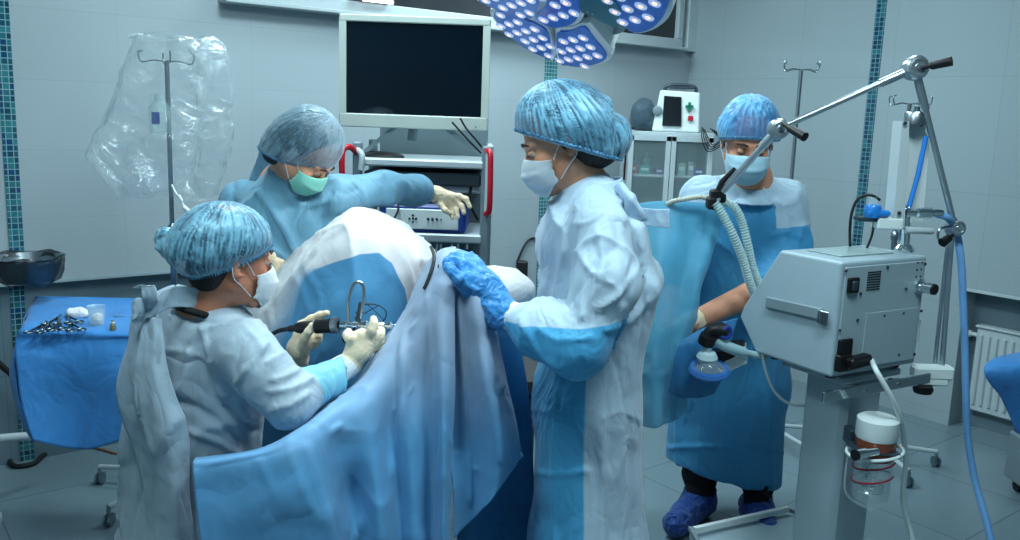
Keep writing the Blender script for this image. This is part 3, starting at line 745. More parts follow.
    a0, a1 = A_(elN), A_(wrN); zs = A_(P(545, 318, 2.03))[2]
    def zone(V):
        zf = (c0[0] + .01 * np.sin(V[:, 2] * 5) - V[:, 0]) * .6
        low = (zs - .02 - V[:, 2]) 
        front = np.minimum(zf, low)
        s0, s1 = A_(shN), A_(elN)
        tu = np.clip(((V - s0) @ (s1 - s0)) / ((s1 - s0) @ (s1 - s0)), 0, 1); du = np.linalg.norm(V - (s0 + tu[:, None] * (s1 - s0)), axis=1)
        tf = np.clip(((V - a0) @ (a1 - a0)) / ((a1 - a0) @ (a1 - a0)), 0, 1); df = np.linalg.norm(V - (a0 + tf[:, None] * (a1 - a0)), axis=1)
        sl = (A_(P(570, 322, 1.95))[2] + .10 * (V[:, 0] - A_(P(570, 322, 1.95))[0]) - V[:, 2])
        onarm = np.minimum(du, df) < .118
        return np.where(onarm & (V[:, 1] < 2.12), sl, front)
    def disp(V, N):
        low = np.clip((1.05 - V[:, 2]) / .25, 0, 1)
        sk = .010 * (vn(V, (7, 7, .8), 41) - .5) * 2 + .008 * crease(V, (7, 7, .9), 42, 3) + .001 * crease(V, (9, 9, 16), 45) + folds(V, N, [(((600, 380), (603, 450), (602, 560)), .008, 3), (((626, 372), (630, 450), (634, 560)), -.008, 4), (((558, 385), (556, 470), (557, 560)), .006, 2.5), (((532, 408), (560, 412), (588, 410)), .005, 2), (((526, 470), (560, 474), (588, 470)), .005, 2), (((604, 420), (622, 412), (640, 420)), .005, 2.4)])
        up_ = .009 * (vn(V, (7, 7, 4), 43) - .5) * 2 + .013 * crease(V, (6, 6, 2.5), 44, 8) - .009 * crease(V, (7, 7, 3), 46, 8) + .0015 * crease(V, (18, 18, 10), 47, 3) + folds(V, N, [(((598, 232), (604, 262), (594, 292), (584, 318)), .011, 3.5), (((628, 226), (634, 260), (624, 300)), -.010, 4), (((566, 232), (562, 262), (552, 300)), .008, 3.5), (((640, 262), (622, 292), (598, 308)), .009, 3), (((648, 300), (628, 322), (606, 330)), .008, 3), (((580, 250), (590, 270), (612, 284)), .007, 2.6), (((540, 330), (560, 340), (590, 338)), .007, 3), (((520, 318), (540, 352), (562, 366)), .007, 3), (((602, 212), (590, 222), (574, 224)), .006, 2.5)])
        return sk * low + up_ * (1 - low)
    gown = sdf_obj(g, 'gown', 'gown_w', .0075, body, disp=disp, zone=zone)
    # ties at the nape: bow and stiff white tab
    kx = P(634, 213, 2.16)
    mbv = Vector((0, 0, 1))
    patch('tie_tab', [[P(632, 207, 2.15), P(645, 208, 2.12), P(657, 209, 2.10), P(669, 209, 2.08)], [P(632, 216, 2.15), P(645, 218, 2.12), P(657, 219, 2.10), P(669, 219, 2.08)], [P(634, 222, 2.15), P(645, 225, 2.12), P(657, 227, 2.10), P(669, 228, 2.08)]], 'gown_w', gown, 5, 5, .002, (20, 20, 20), 3, .0015)
    patch('tie', [[P(616, 186, 2.14), P(620, 184, 2.13), P(624, 186, 2.13)], [P(624, 199, 2.12), P(629, 197, 2.10), P(634, 199, 2.11)], [P(628, 211, 2.12), P(635, 208, 2.10), P(642, 211, 2.11)], [P(634, 224, 2.13), P(639, 221, 2.12), P(646, 219, 2.12)]], 'gown_w', gown, 5, 6, .006, (24, 24, 14), 6, .0015)
    rows = []
    for hgt, rr in ((-.03, .092), (.0, .078), (.026, .066)):
        rows.append([neck + Vector((.012, 0, 0)) + wd * (rr * math.cos(a)) + Vector((1, 0, 0)) * (rr * math.sin(a)) + Vector((0, 0, hgt + .014 * math.sin(a))) for a in np.linspace(0, 2 * math.pi, 25)])
    patch('collar', rows, 'gown_w', gown, 3, 4, .003, (20, 20, 20), 5, .002)
    head_extras(H, body, 'cap_w', 'bun', 'mask_white', brim=(.086, .060, -.03, -.030), seed=15, bun=((0, -.082, -.030), (.088, .098, .080)), nple=56, amp=1.1, skin='skin_fair')
nurse()

# ---------------------------------------------------------------- assistant at the back left
def assistant():
    H = Head(P(307, 153, 2.80), (.90, -.16, -1.10), (.3, -.2, 1), .92)
    neck = P(283, 188, 2.96); wd = Vector((.93, -.30, .0))
    chest = P(288, 225, 2.93); waist = P(280, 310, 2.93); hip = P(278, 385, 2.95)
    shR = P(243, 203, 3.02); shL = P(336, 197, 2.86)
    elL = P(384, 189, 2.98); wrL = P(424, 191, 3.16); elR = P(228, 262, 2.95); wrR = P(262, 266, 2.75)
    g = Sdf(); head_prims(g, H); g.path([H(0, -.03, -.05), neck], [.055, .06], .03); g.cone(neck, chest, .08, .11, .05)
    g.econe(chest, waist, (.17, .10), (.15, .10), wd, .05); g.econe(waist, hip, (.15, .10), (.17, .12), wd, .05)
    for a, b, c in ((shR, elR, wrR), (shL, elL, wrL)): g.cone(a, b, .048, .04, .03); g.cone(b, c, .04, .025, .02)
    for s_ in (-1, 1):
        hp = hip + wd * .09 * s_; kn = Vector((hp.x, hp.y - .02, .5)); an = Vector((hp.x, hp.y, .09))
        g.cone(hp, kn, .08, .06, .04); g.cone(kn, an, .06, .04, .03); foot(g, an, an + Vector((.06, -.15, -.045)))
    p = P; YL = 3.18
    palmL = [(wrL, p(436, 194, YL), .025, .026), (p(436, 194, YL), p(451, 197, YL), .026, .018), (p(436, 197, YL), p(447, 203, YL), .022, .016)]
    fingL = [([p(450, 196, YL), p(459, 196, YL), p(466, 199, YL - .01), p(470, 207, YL - .02)], [.012, .0105, .0095, .008]),
             ([p(450, 199, YL), p(457, 201, YL), p(462, 206, YL - .01), p(464, 213, YL - .02)], [.012, .0105, .0095, .008]),
             ([p(448, 202, YL), p(453, 205, YL), p(456, 210, YL - .01), p(458, 217, YL - .02)], [.012, .0105, .009, .008]),
             ([p(446, 204, YL), p(449, 208, YL), p(451, 213, YL - .01), p(452, 218, YL - .02)], [.011, .0095, .0085, .0075]),
             ([p(438, 199, YL), p(441, 205, YL - .02), p(445, 210, YL - .03), p(449, 213, YL - .03)], [.013, .011, .010, .0085])]
    fingL = [(a, [r * .82 for r in b]) for a, b in fingL]
    hand(g, palmL, fingL)
    YR = 2.72; fR = [([p(268, 263 + 3 * i, YR), p(276, 261 + 4 * i, YR - .01), p(282, 262 + 4.5 * i, YR - .01)], [.012, .010, .008]) for i in range(4)] + [([p(264, 262, YR), p(267, 257, YR), p(273, 255, YR)], [.013, .010, .0085])]
    pR = [(wrR, p(268, 268, YR), .026, .024)]
    hand(g, pR, fR)
    body = finish_person(g, 'skin_fair', 'standing person leaning in, looking down, reaching for the blue-framed console, green mask', .006)
    for pl, fg, wr, el in ((palmL, fingL, wrL, elL), (pR, fR, wrR, elR)):
        g = Sdf(); hand(g, pl, fg); d = (el - wr).normalized()
        sdf_obj(g, 'glove', 'glove_white', .003, body, grow=.0015, rel=1)
        g = Sdf(); g.cone(wr - d * .01, wr + d * .06, .030, .036, .008)
        sdf_obj(g, 'cuff', 'cuff', .005, body, disp=crumple(.001, .0015, seed=9))
    g = Sdf()
    g.econe(neck + Vector((0, 0, -.04)), chest, (.11, .09), (.19, .125), wd, .05); g.econe(chest, waist, (.21, .14), (.20, .15), wd, .06)
    g.econe(waist, hip, (.20, .15), (.22, .17), wd, .06); e_ = Vector(hip); g.econe(e_, Vector((e_.x, e_.y, .35)), (.22, .17), (.25, .19), wd, .06)
    g.path([neck + Vector((0, 0, -.06)), neck + (H.c - neck) * .32], [.10, .074], .04); g.cone(neck - wd * .08 + Vector((0, 0, -.05)), shR, .055, .07, .05); g.path([shR, elR], [.075, .072], .05); g.path([elR, wrR + (elR - wrR).normalized() * .05], [.076, .05], .05)
    g.cone(neck + wd * .08 + Vector((0, 0, -.05)), shL, .055, .065, .05); g.path([shL, elL], [.066, .058], .04); g.path([elL, wrL + (elL - wrL).normalized() * .03], [.057, .045], .03)
    c_ = A_(P(296, 240, 2.8))
    def disp(V, N): return .010 * (vn(V, (6, 6, 3), 61) - .5) * 2 + .014 * crease(V, (5, 5, 2.5), 62, 8) - .009 * crease(V, (7, 7, 4), 64, 8) + .002 * crease(V, (16, 16, 10), 63, 3) + folds(V, N, [(((262, 196), (280, 222), (300, 262)), .012, 4), (((330, 192), (322, 220), (318, 256)), -.012, 4), (((352, 176), (362, 186), (366, 200)), .010, 2.6), (((384, 172), (392, 184), (394, 200)), .009, 2.6), (((400, 176), (408, 188), (410, 198)), .009, 2.2), (((240, 210), (252, 236), (250, 262)), .010, 3.5), (((290, 200), (308, 206), (330, 200)), .009, 3)])
    gown = sdf_obj(g, 'gown', 'gown_a', .009, body, disp=disp, zone=lambda V: np.full(len(V), -1.0))
    kx = P(258, 158, 2.98)
    patch('tie', [[P(262, 143, 3.0), P(269, 144, 2.98), P(275, 148, 2.96)], [P(258, 156, 3.0), P(266, 158, 2.97), P(272, 162, 2.95)], [P(252, 168, 3.02), P(262, 172, 2.98), P(270, 176, 2.95)], [P(247, 182, 3.02), P(258, 186, 2.98), P(268, 190, 2.95)]], 'gown_a', gown, 5, 6, .006, (20, 20, 14), 6, .0015)
    head_extras(H, body, 'cap_a', 'tall', 'mask_green', brim=(.098, .005, -.088, -.10), seed=25, nple=34, bun=((0, -.075, -.060), (.084, .066, .090)), skin='skin_fair')
assistant()

# ---------------------------------------------------------------- anaesthetist facing the camera
def anaesthetist():
    H = Head(P(748, 141, 3.12), (-.10, -.92, -.42), (0, -.1, 1), 1.06)
    neck = P(749, 181, 3.20); wd = Vector((1, .05, 0))
    chest = P(750, 235, 3.24); waist = P(738, 320, 3.30); hip = P(728, 385, 3.36)
    shR = P(702, 201, 3.22); shL = P(783, 201, 3.22)
    elR = P(676, 285, 3.2); wrR = P(668, 325, 3.02)
    elL = P(772, 284, 3.10); wrL = P(690, 323, 2.96)
    g = Sdf(); head_prims(g, H); g.path([H(0, -.02, -.05), neck], [.056, .062], .03); g.cone(neck, chest, .08, .11, .05)
    g.econe(chest, waist, (.18, .11), (.16, .11), wd, .05); g.econe(waist, hip, (.16, .11), (.17, .12), wd, .05)
    for a, b, c in ((shR, elR, wrR), (shL, elL, wrL)): g.cone(a, b, .042, .042, .02); g.cone(b, c, .050, .034, .02)
    a1, a2 = PZ(700, 492, .12), PZ(757, 503, .10)
    k1, k2 = P(697, 425, 3.42), P(750, 430, 3.43)
    for s_, kn, an in ((-1, k1, a1), (1, k2, a2)):
        hp = hip + wd * .09 * s_; g.cone(hp, kn, .085, .06, .04); g.cone(kn, an, .055, .040, .03); foot(g, an, Vector((an.x - (.12 if s_ < 0 else .0), an.y - .16, .055)))
    p = P; YL = 2.93
    palm = [(wrL, p(680, 328, YL), .028, .030), (p(680, 328, YL), p(667, 333, YL), .032, .022)]
    fing = [([p(668, 330 + 3.4 * i, YL), p(659, 333 + 3.6 * i, YL - .005), p(653, 337 + 3.6 * i, YL)], [.0125, .011, .009]) for i in range(4)] + [([p(676, 338, YL - .01), p(669, 346, YL - .02), p(664, 350, YL - .02)], [.014, .012, .010])]
    hand(g, palm, fing)
    palmR = [(wrR, p(664, 345, 2.97), .026, .028)]; fingR = [([p(660 + 3 * i, 348, 2.96), p(659 + 3 * i, 357, 2.95), p(661 + 3 * i, 364, 2.96)], [.011, .010, .008]) for i in range(4)] + [([p(671, 342, 2.96), p(675, 349, 2.95), p(675, 355, 2.95)], [.012, .010, .009])]
    hand(g, palmR, fingR)
    body = finish_person(g, 'skin_b', 'standing person facing the camera with round blue cap, pale mask and bare forearm', .006)
    for pl, fg, wr, el, ln in ((palm, fing, wrL, elL, .03), (palmR, fingR, wrR, elR, .03)):
        g = Sdf(); hand(g, pl, fg); d = (el - wr).normalized(); g.cone(wr, wr + d * ln, .032, .035, .01)
        sdf_obj(g, 'glove', 'glove_white', .003, body, grow=.0016, disp=lambda V, N: .0015 * (ridge(V, 40, 6) - .5) * 2)
    g = Sdf()
    g.econe(neck + Vector((0, 0, -.045)), P(750, 222, 3.24), (.10, .08), (.18, .125), wd, .05); g.econe(P(750, 222, 3.24), waist, (.19, .135), (.195, .145), wd, .05)
    h2 = P(722, 455, 3.42); g.econe(waist, hip, (.205, .15), (.225, .16), wd, .06); g.econe(hip, P(724, 480, 3.40), (.225, .16), (.238, .15), wd, .06)
    g.cone(neck - wd * .08 + Vector((0, 0, -.05)), shR, .06, .085, .06); g.path([shR, elR], [.075, .07], .04)
    g.cone(neck + wd * .08 + Vector((0, 0, -.05)), shL, .055, .072, .05); g.path([shL, P(787, 245, 3.18), elL], [.074, .078, .066], .04)
    # hem
    hc = P(722, 470, 3.40); g.cut(hc, (-.22, 0.0, -1), .01)
    zc = A_(P(745, 205, 3.1))[2]; zs = A_(P(795, 228, 3.15))[2]; xs = A_(P(771, 240, 3.15))[0]
    def zone(V): return np.where(V[:, 0] > xs, (zs + .12 * (V[:, 0] - xs) - V[:, 2]), zc - V[:, 2])
    def disp(V, N):
        low = np.clip((1.0 - V[:, 2]) / .25, 0, 1)
        return (.012 * (vn(V, (7, 7, .5), 81) - .5) * 2 + .010 * crease(V, (8, 8, .5), 82, 3)) * low + (.009 * (vn(V, (7, 7, 4), 83) - .5) * 2 + .013 * crease(V, (6, 6, 4), 84, 8) + .002 * crease(V, (18, 18, 10), 85, 3)) * (1 - low) + folds(V, N, [(((760, 205), (766, 226), (764, 246)), -.006, 3), (((776, 200), (786, 216), (790, 236)), .010, 2.6), (((720, 196), (735, 202), (752, 198)), .009, 2.5), (((772, 236), (786, 232), (800, 238)), .010, 2), (((668, 448), (720, 446), (782, 452)), .009, 2), (((766, 350), (768, 420), (770, 480)), .010, 3)])
    gown = sdf_obj(g, 'gown', 'gown_b', .009, body, disp=disp, zone=zone)
    rows = []
    for hgt, rr in ((-.055, .115), (-.03, .096), (-.004, .086)):
        rows.append([neck + wd * (rr * math.cos(a)) + Vector((0, 1, 0)) * (rr * math.sin(a)) + Vector((0, 0, hgt + .022 * math.sin(a))) for a in np.linspace(0, 2 * math.pi, 25)])
    patch('collar', rows, 'gown_b', gown, 3, 4, .003, (20, 20, 20), 5, .002)
    for kn, an in ((k1, a1), (k2, a2)):
        g = Sdf(); g.path([kn, an.lerp(kn, .35), an + Vector((0, 0, .02))], [.072, .060, .055], .03)
        sdf_obj(g, 'trouser_leg', 'trouser', .006, body, disp=lambda V, N: .012 * (ridge(V, (9, 9, 22), 7) - .5) * 2)
    for s_, an in ((-1, a1), (1, a2)):
        to = Vector((an.x - (.12 if s_ < 0 else .0), an.y - .16, .06)); g = Sdf(); bk = Vector((an.x + .01, an.y + .04, .065))
        g.cone(bk, to, .062, .050, .03); g.cone(an + Vector((0, 0, -.01)), bk, .062, .062, .03); g.cut((0, 0, .012), (0, 0, -1), .01)
        sdf_obj(g, 'shoe_cover', 'shoecover', .005, body, disp=crumple(.004, .003, (16, 16, 16), (40, 40, 40), 5))
    head_extras(H, body, 'cap_b', 'round', 'mask_blue', brim=(.084, .044, -.06, -.03), seed=35, nple=20, skin='skin_b', amp=1.6, band=.012)
anaesthetist()

# ================================================================== ROOM
TH = rad(38); E1 = Vector((math.cos(TH), math.sin(TH), 0)); E2 = Vector((-math.sin(TH), math.cos(TH), 0))
_c = P(688, 80, 6.2); CORNER = Vector((_c.x, _c.y, 0))
def RW(s, t, z=0): return CORNER + E1 * s + E2 * t + Vector((0, 0, z))
def _ray(px, py): return FW + RT * ((px - 510) / F_PX) + UP * ((270 - py) / F_PX)
def on_back(px, py, off=0.0):
    d = _ray(px, py); k = ((CORNER + E2 * off) - CAM).dot(E2) / d.dot(E2); p = CAM + d * k; return (p - CORNER).dot(E1), p.z
def on_right(px, py, off=0.0):
    d = _ray(px, py); k = ((CORNER + E1 * off) - CAM).dot(E1) / d.dot(E1); p = CAM + d * k; return (p - CORNER).dot(E2), p.z
RMTX = Matrix((E1, E2, Vector((0, 0, 1)))).transposed()
def tile_mat(name, base, grout, tw, th_, gw, plane, rough, var=0.03, offs=(0, 0), mosaic=None, bump=0.15):
    """tiles in the object's own frame (x along e1, y along e2, z up)"""
    t = NT(name); b = t.b; tc = t.n('ShaderNodeTexCoord'); sx = t.n('ShaderNodeSeparateXYZ'); t.l(tc.outputs['Object'], sx.inputs[0])
    ax = {'xz': (0, 2), 'yz': (1, 2), 'xy': (0, 1)}[plane]
    cells = []; edges = []
    for a, size, of in ((ax[0], tw, offs[0]), (ax[1], th_, offs[1])):
        ad = t.n('ShaderNodeMath', operation='MULTIPLY_ADD', x1=1 / size, x2=of / size + 100); t.l(sx.outputs[a], ad.inputs[0])
        fl = t.n('ShaderNodeMath', operation='FLOOR'); t.l(ad.outputs[0], fl.inputs[0]); fr = t.n('ShaderNodeMath', operation='FRACT'); t.l(ad.outputs[0], fr.inputs[0])
        pp = t.n('ShaderNodeMath', operation='PINGPONG', x1=0.5); t.l(fr.outputs[0], pp.inputs[0])
        ml = t.n('ShaderNodeMath', operation='LESS_THAN', x1=gw / size / 2); t.l(pp.outputs[0], ml.inputs[0])
        cells.append(fl); edges.append(ml)
    mx = t.n('ShaderNodeMath', operation='MAXIMUM'); t.l(edges[0].outputs[0], mx.inputs[0]); t.l(edges[1].outputs[0], mx.inputs[1])
    cb = t.n('ShaderNodeCombineXYZ'); t.l(cells[0].outputs[0], cb.inputs[0]); t.l(cells[1].outputs[0], cb.inputs[1])
    wn = t.n('ShaderNodeTexWhiteNoise'); t.l(cb.outputs[0], wn.inputs[0])
    c = lin(base)
    if mosaic:
        rp = t.n('ShaderNodeValToRGB'); rp.color_ramp.interpolation = 'CONSTANT'; t.l(wn.outputs['Value'], rp.inputs[0])
        el = rp.color_ramp.elements; el[0].color = lin(mosaic[0]); el[1].position = 1 / len(mosaic); el[1].color = lin(mosaic[1])
        for i in range(2, len(mosaic)): e = el.new(i / len(mosaic)); e.color = lin(mosaic[i])
        tcol = rp.outputs[0]
    else: tcol = t.mix(wn.outputs['Value'], c, tuple(x * (1 - var) for x in c[:3]) + (1,))
    t.l(t.mix(mx.outputs[0], tcol, lin(grout)), b.inputs['Base Color'])
    b.inputs['Roughness'].default_value = rough; b.inputs['Specular IOR Level'].default_value = 0.5
    nz = t.n('ShaderNodeTexNoise', i_Scale=3.0, i_Detail=2.0); t.l(tc.outputs['Object'], nz.inputs[0])
    hh = t.n('ShaderNodeMath', operation='MULTIPLY_ADD', x1=0.4); t.l(nz.outputs['Fac'], hh.inputs[0])
    inv = t.n('ShaderNodeMath', operation='SUBTRACT', x0=1.0); t.l(mx.outputs[0], inv.inputs[1]); t.l(inv.outputs[0], hh.inputs[2])
    bp = t.n('ShaderNodeBump', i_Strength=bump, i_Distance=0.004); t.l(hh.outputs[0], bp.inputs['Height']); t.l(bp.outputs[0], b.inputs['Normal'])
    return t.m
M['wall_b'] = tile_mat('wall_tiles_back', '#a3b0b6', '#99a7ad', .60, .29, .003, 'xz', .22, offs=(.1, -.80))
M['wall_r'] = tile_mat('wall_tiles_right', '#9aaab0', '#8c9ca3', .60, .60, .003, 'yz', .13, offs=(.28, -.67))
M['wall_low'] = tile_mat('wall_tiles_low', '#6c828c', '#5d727c', .60, .40, .004, 'xz', .3)
M['floor'] = tile_mat('floor_tiles', '#70858e', '#52626a', .60, .60, .005, 'xy', .24, var=.08, offs=(.12, .33))
M['mosaic'] = tile_mat('glass_mosaic', '#2f6f80', '#7fa5ae', .025, .025, .0035, 'xz', .12, mosaic=['#1b5266', '#286a76', '#174558', '#33787f', '#205660', '#16456a', '#2a7078'], bump=.4)
M['mosaic_r'] = tile_mat('glass_mosaic_right', '#2f6f80', '#6d939c', .025, .025, .0035, 'yz', .12, mosaic=['#15455a', '#1f5e6c', '#123c54', '#2b6c76', '#1a4d58', '#123c62', '#246a72'], bump=.4)
M['mosaic_f'] = tile_mat('glass_mosaic_fine', '#2f6f80', '#8db0b6', .022, .022, .0035, 'xz', .12, mosaic=['#2a6c74', '#337d82', '#27636c', '#3f8a8c', '#2f747a'], bump=.4)
M['ceiling'] = mat('ceiling_paint', '#9fb0b4', .7)
M['plain_wall'] = mat('wall_paint', '#8fa3aa', .5)
M['panel_lit'] = mat('lit_panel', '#ffffff', .5, emit=('#d6ecff', 5.0))
M['dark_glass'] = mat('dark_window_glass', '#20262a', .15, spec=.6, color2='#3a3c3e', vscale=1.2)
def rbox(name, s0, s1, t0, t1, z0, z1, mt, parent=None, kind='structure', bev=0.0):
    mb = MB(); mb.box(((s0 + s1) / 2, (t0 + t1) / 2, (z0 + z1) / 2), (abs(s1 - s0), abs(t1 - t0), abs(z1 - z0)), bev)
    o = mb.build(name, mt, parent)
    if parent is None:
        o.location = CORNER; o.rotation_euler = (0, 0, TH)
        if kind: o['kind'] = kind
    return o
SL, TF = -6.6, -6.4
ZL = on_back(20, 283)[1]; ZR = on_right(990, 293)[1]
rbox('floor', SL - .2, .4, TF - .2, .4, -.1, 0, 'floor'); rbox('ceiling', SL - .2, .4, TF - .2, .4, CEIL, CEIL + .1, 'ceiling')
SE = on_back(240, 283)[0]
rbox('wall_back', SL, 0, 0, .2, ZL, CEIL, 'wall_b'); rbox('wall_back', SL, SE, .07, .2, 0, ZL, 'wall_low'); rbox('wall_back', SE, 0, 0, .2, 0, ZL, 'wall_b')
tn = on_right(960, 330)[0]
rbox('wall_right', 0, .3, TF, .2, ZR, CEIL, 'wall_r'); rbox('wall_right', 0, .3, tn, .2, 0, ZR, 'wall_r'); rbox('wall_right', .14, .3, TF, tn, 0, ZR, 'wall_low')
rbox('wall_left', SL - .2, SL, TF, .2, 0, CEIL, 'plain_wall'); rbox('wall_front', SL, .3, TF - .2, TF, 0, CEIL, 'plain_wall')
rbox('baseboard_right', .125, .14, TF, tn, 0, .09, 'wall_low')
rbox('trim_1', SL, SE, -.004, .02, ZL - .010, ZL + .002, 'plain_wall'); rbox('trim_2', -.006, .02, TF, tn, ZR - .01, ZR + .004, 'white_metal')
for i, (px, py, wd_, mt) in enumerate(((9, 130, .055, 'mosaic'), (551, 68, .10, 'mosaic_f'))):
    s = on_back(px, py)[0]; rbox('trim_%d' % (3 + 2 * i), s - wd_ / 2, s + wd_ / 2, -.004, .01, ZL if i == 0 else 0, CEIL, mt)
    if i == 0: rbox('trim_4', s - wd_ / 2, s + wd_ / 2, .066, .08, 0, ZL - .01, mt)
t_ = on_right(876, 60)[0]; rbox('trim_7', -.004, .01, t_ - .03, t_ + .03, 0, CEIL, 'mosaic_r')
M['window_paint'] = mat('window_paint', '#a9b6ba', .45)
# window: dark panes in a pale frame, upper part of the back wall
s1, z1 = on_back(672, 39); s0 = on_back(230, 0)[0]; zt = CEIL - .12
wn = rbox('window_1', s0, s1, -.02, .05, z1, zt, 'dark_glass'); 
fr = .055
rbox('window_frame', s0 - fr, s1 + fr, -.05, -.0, z1 - fr, z1, 'window_paint', wn, bev=.006); rbox('window_frame', s0 - fr, s1 + fr, -.05, 0, zt, zt + fr, 'window_paint', wn, bev=.006)
for s in (s0 - fr / 2, (s0 + s1) / 2 + .2, s1 + fr / 2): rbox('window_frame', s - fr / 2, s + fr / 2, -.05, 0, z1, zt, 'window_paint', wn, bev=.006)
rbox('window_sill', s0 - fr, s1 + fr, -.10, 0, z1 - fr - .02, z1 - fr, 'window_paint', wn, bev=.004)
rbox('trim_8', s1 + .10, s1 + .20, -.05, .01, z1 - fr - .02, CEIL, 'white_metal', bev=.005)
# ceiling panels
for i, (x, y, e) in enumerate(PANELS):
    r = empty('ceiling_light', (x, y, CEIL - .05), 0, None, None, 'ceiling panel lights')
    tag(r, ['square ceiling light panel above the monitor and assistant', 'square ceiling light panel above the ventilator', 'square ceiling light panel above the viewer, right of two', 'square ceiling light panel above the viewer, left of two', 'square ceiling light panel near the far corner'][i], 'ceiling light')
    mb = MB(); mb.box((0, 0, .025), (.68, .68, .05), .01); mb.build('frame', 'white_metal', r)
    mb = MB(); mb.box((0, 0, -.004), (.6, .6, .008)); mb.build('diffuser', 'panel_lit', r)

s_, z_ = on_back(368, 0); q = RW(s_, -.10, z_ - .018)
wl = empty('wall_lamp', q, TH, 'short bright tube lamp on the wall above the monitor', 'wall lamp')
mb = MB(); mb.box((0, .03, .03), (.20, .05, .03), .005); mb.build('housing', 'white_metal', wl)
mb = MB(); mb.tube([(-.085, -.005, .005), (.085, -.005, .005)], .009, 12); mb.build('tube', mat('lit_tube', '#ffffff', .5, emit=('#ffffff', 3.0)), wl)

# ================================================================== DRAPES
def pr(*pts): return [P(*p) for p in pts]
# operating table, almost wholly covered by the drapes
ot = empty('operating_table', (P(480, 400, 2.6).x, 2.6, 0), 0, 'operating table hidden beneath the blue patient drapes', 'operating table')
mb = MB(); mb.box((.06, .06, .80), (.62, .5, .08), .03); mb.build('mattress', 'rubber', ot)
mb = MB(); mb.box((.06, .06, .73), (.60, .48, .04), .01); mb.build('table_frame', 'steel', ot)
mb = MB(); mb.box((.06, .08, .37), (.22, .26, .68), .02); mb.build('column', 'grey_metal', ot)
mb = MB(); mb.box((.06, .06, .04), (.5, .5, .08), .02); mb.build('base', 'grey_metal', ot)
# far leg tent: white sheet with the blue inner panel
XS = [A_(P(x, 270, 2.42))[0] for x in (240, 268, 300, 335, 362, 380, 392, 404, 412, 440)]
ZS = [A_(P(300, y, 2.42))[2] for y in (420, 340, 276, 260, 250, 249, 260, 286, 330, 420)]
def z_far(u, v, V):
    # the blue panel sewn into the white sheet: sharp above, its left side shows sheer through the white
    edge = np.interp(V[:, 0], XS, ZS); x0 = XS[2]
    s_ = np.clip((V[:, 0] - (x0 - .06)) / .16, 0, 1); s_ = s_ * s_ * (3 - 2 * s_)
    return (edge - V[:, 2]) * (.016 + .984 * s_ ** 3)
far = patch('patient_drape', [
    pr((236, 320, 2.95), (262, 285, 2.95), (295, 252, 2.95), (330, 222, 2.95), (356, 206, 2.95), (385, 214, 2.95), (412, 232, 2.95), (438, 252, 2.95), (470, 268, 2.95)),
    pr((238, 330, 2.72), (262, 292, 2.70), (293, 258, 2.66), (325, 230, 2.62), (354, 212.5, 2.6), (384, 219, 2.62), (412, 236, 2.64), (433, 258, 2.66), (452, 300, 2.70)),
    pr((240, 350, 2.62), (264, 312, 2.56), (295, 275, 2.50), (328, 244, 2.45), (356, 225, 2.43), (384, 232, 2.45), (408, 254, 2.48), (424, 280, 2.53), (440, 320, 2.60)),
    pr((243, 385, 2.58), (268, 350, 2.50), (298, 312, 2.43), (330, 282, 2.38), (358, 268, 2.37), (384, 275, 2.39), (404, 296, 2.43), (416, 318, 2.48), (432, 350, 2.55)),
    pr((248, 440, 2.57), (274, 410, 2.48), (302, 382, 2.42), (332, 360, 2.37), (360, 352, 2.36), (384, 356, 2.38), (402, 366, 2.42), (414, 380, 2.47), (430, 400, 2.54)),
    pr((252, 520, 2.58), (278, 515, 2.54), (306, 510, 2.52), (334, 505, 2.52), (360, 500, 2.52), (384, 500, 2.52), (402, 500, 2.52), (414, 500, 2.52), (430, 505, 2.56))],
    'drape_white', None, 14, 16, .010, (5, 5, 4), 3, .002, zfn=z_far, fine=.005,
    lines=[(pr((356, 214, 2.58), (318, 250, 2.48), (280, 300, 2.52)), .012, .014), (pr((330, 262, 2.42), (300, 330, 2.43), (290, 380, 2.46)), .008, .010), (pr((375, 222, 2.5), (402, 262, 2.46), (414, 300, 2.48)), .012, .014), (pr((396, 225, 2.58), (420, 262, 2.52)), .010, .010),
           (pr((365, 300, 2.37), (390, 275, 2.40)), .006, .006), (pr((345, 216, 2.58), (300, 246, 2.6)), .008, .010), (pr((310, 260, 2.45), (340, 330, 2.38)), .006, .008)])
tag(far, 'white drape tented over the far knee, with a blue panel facing the seated person', 'drape')
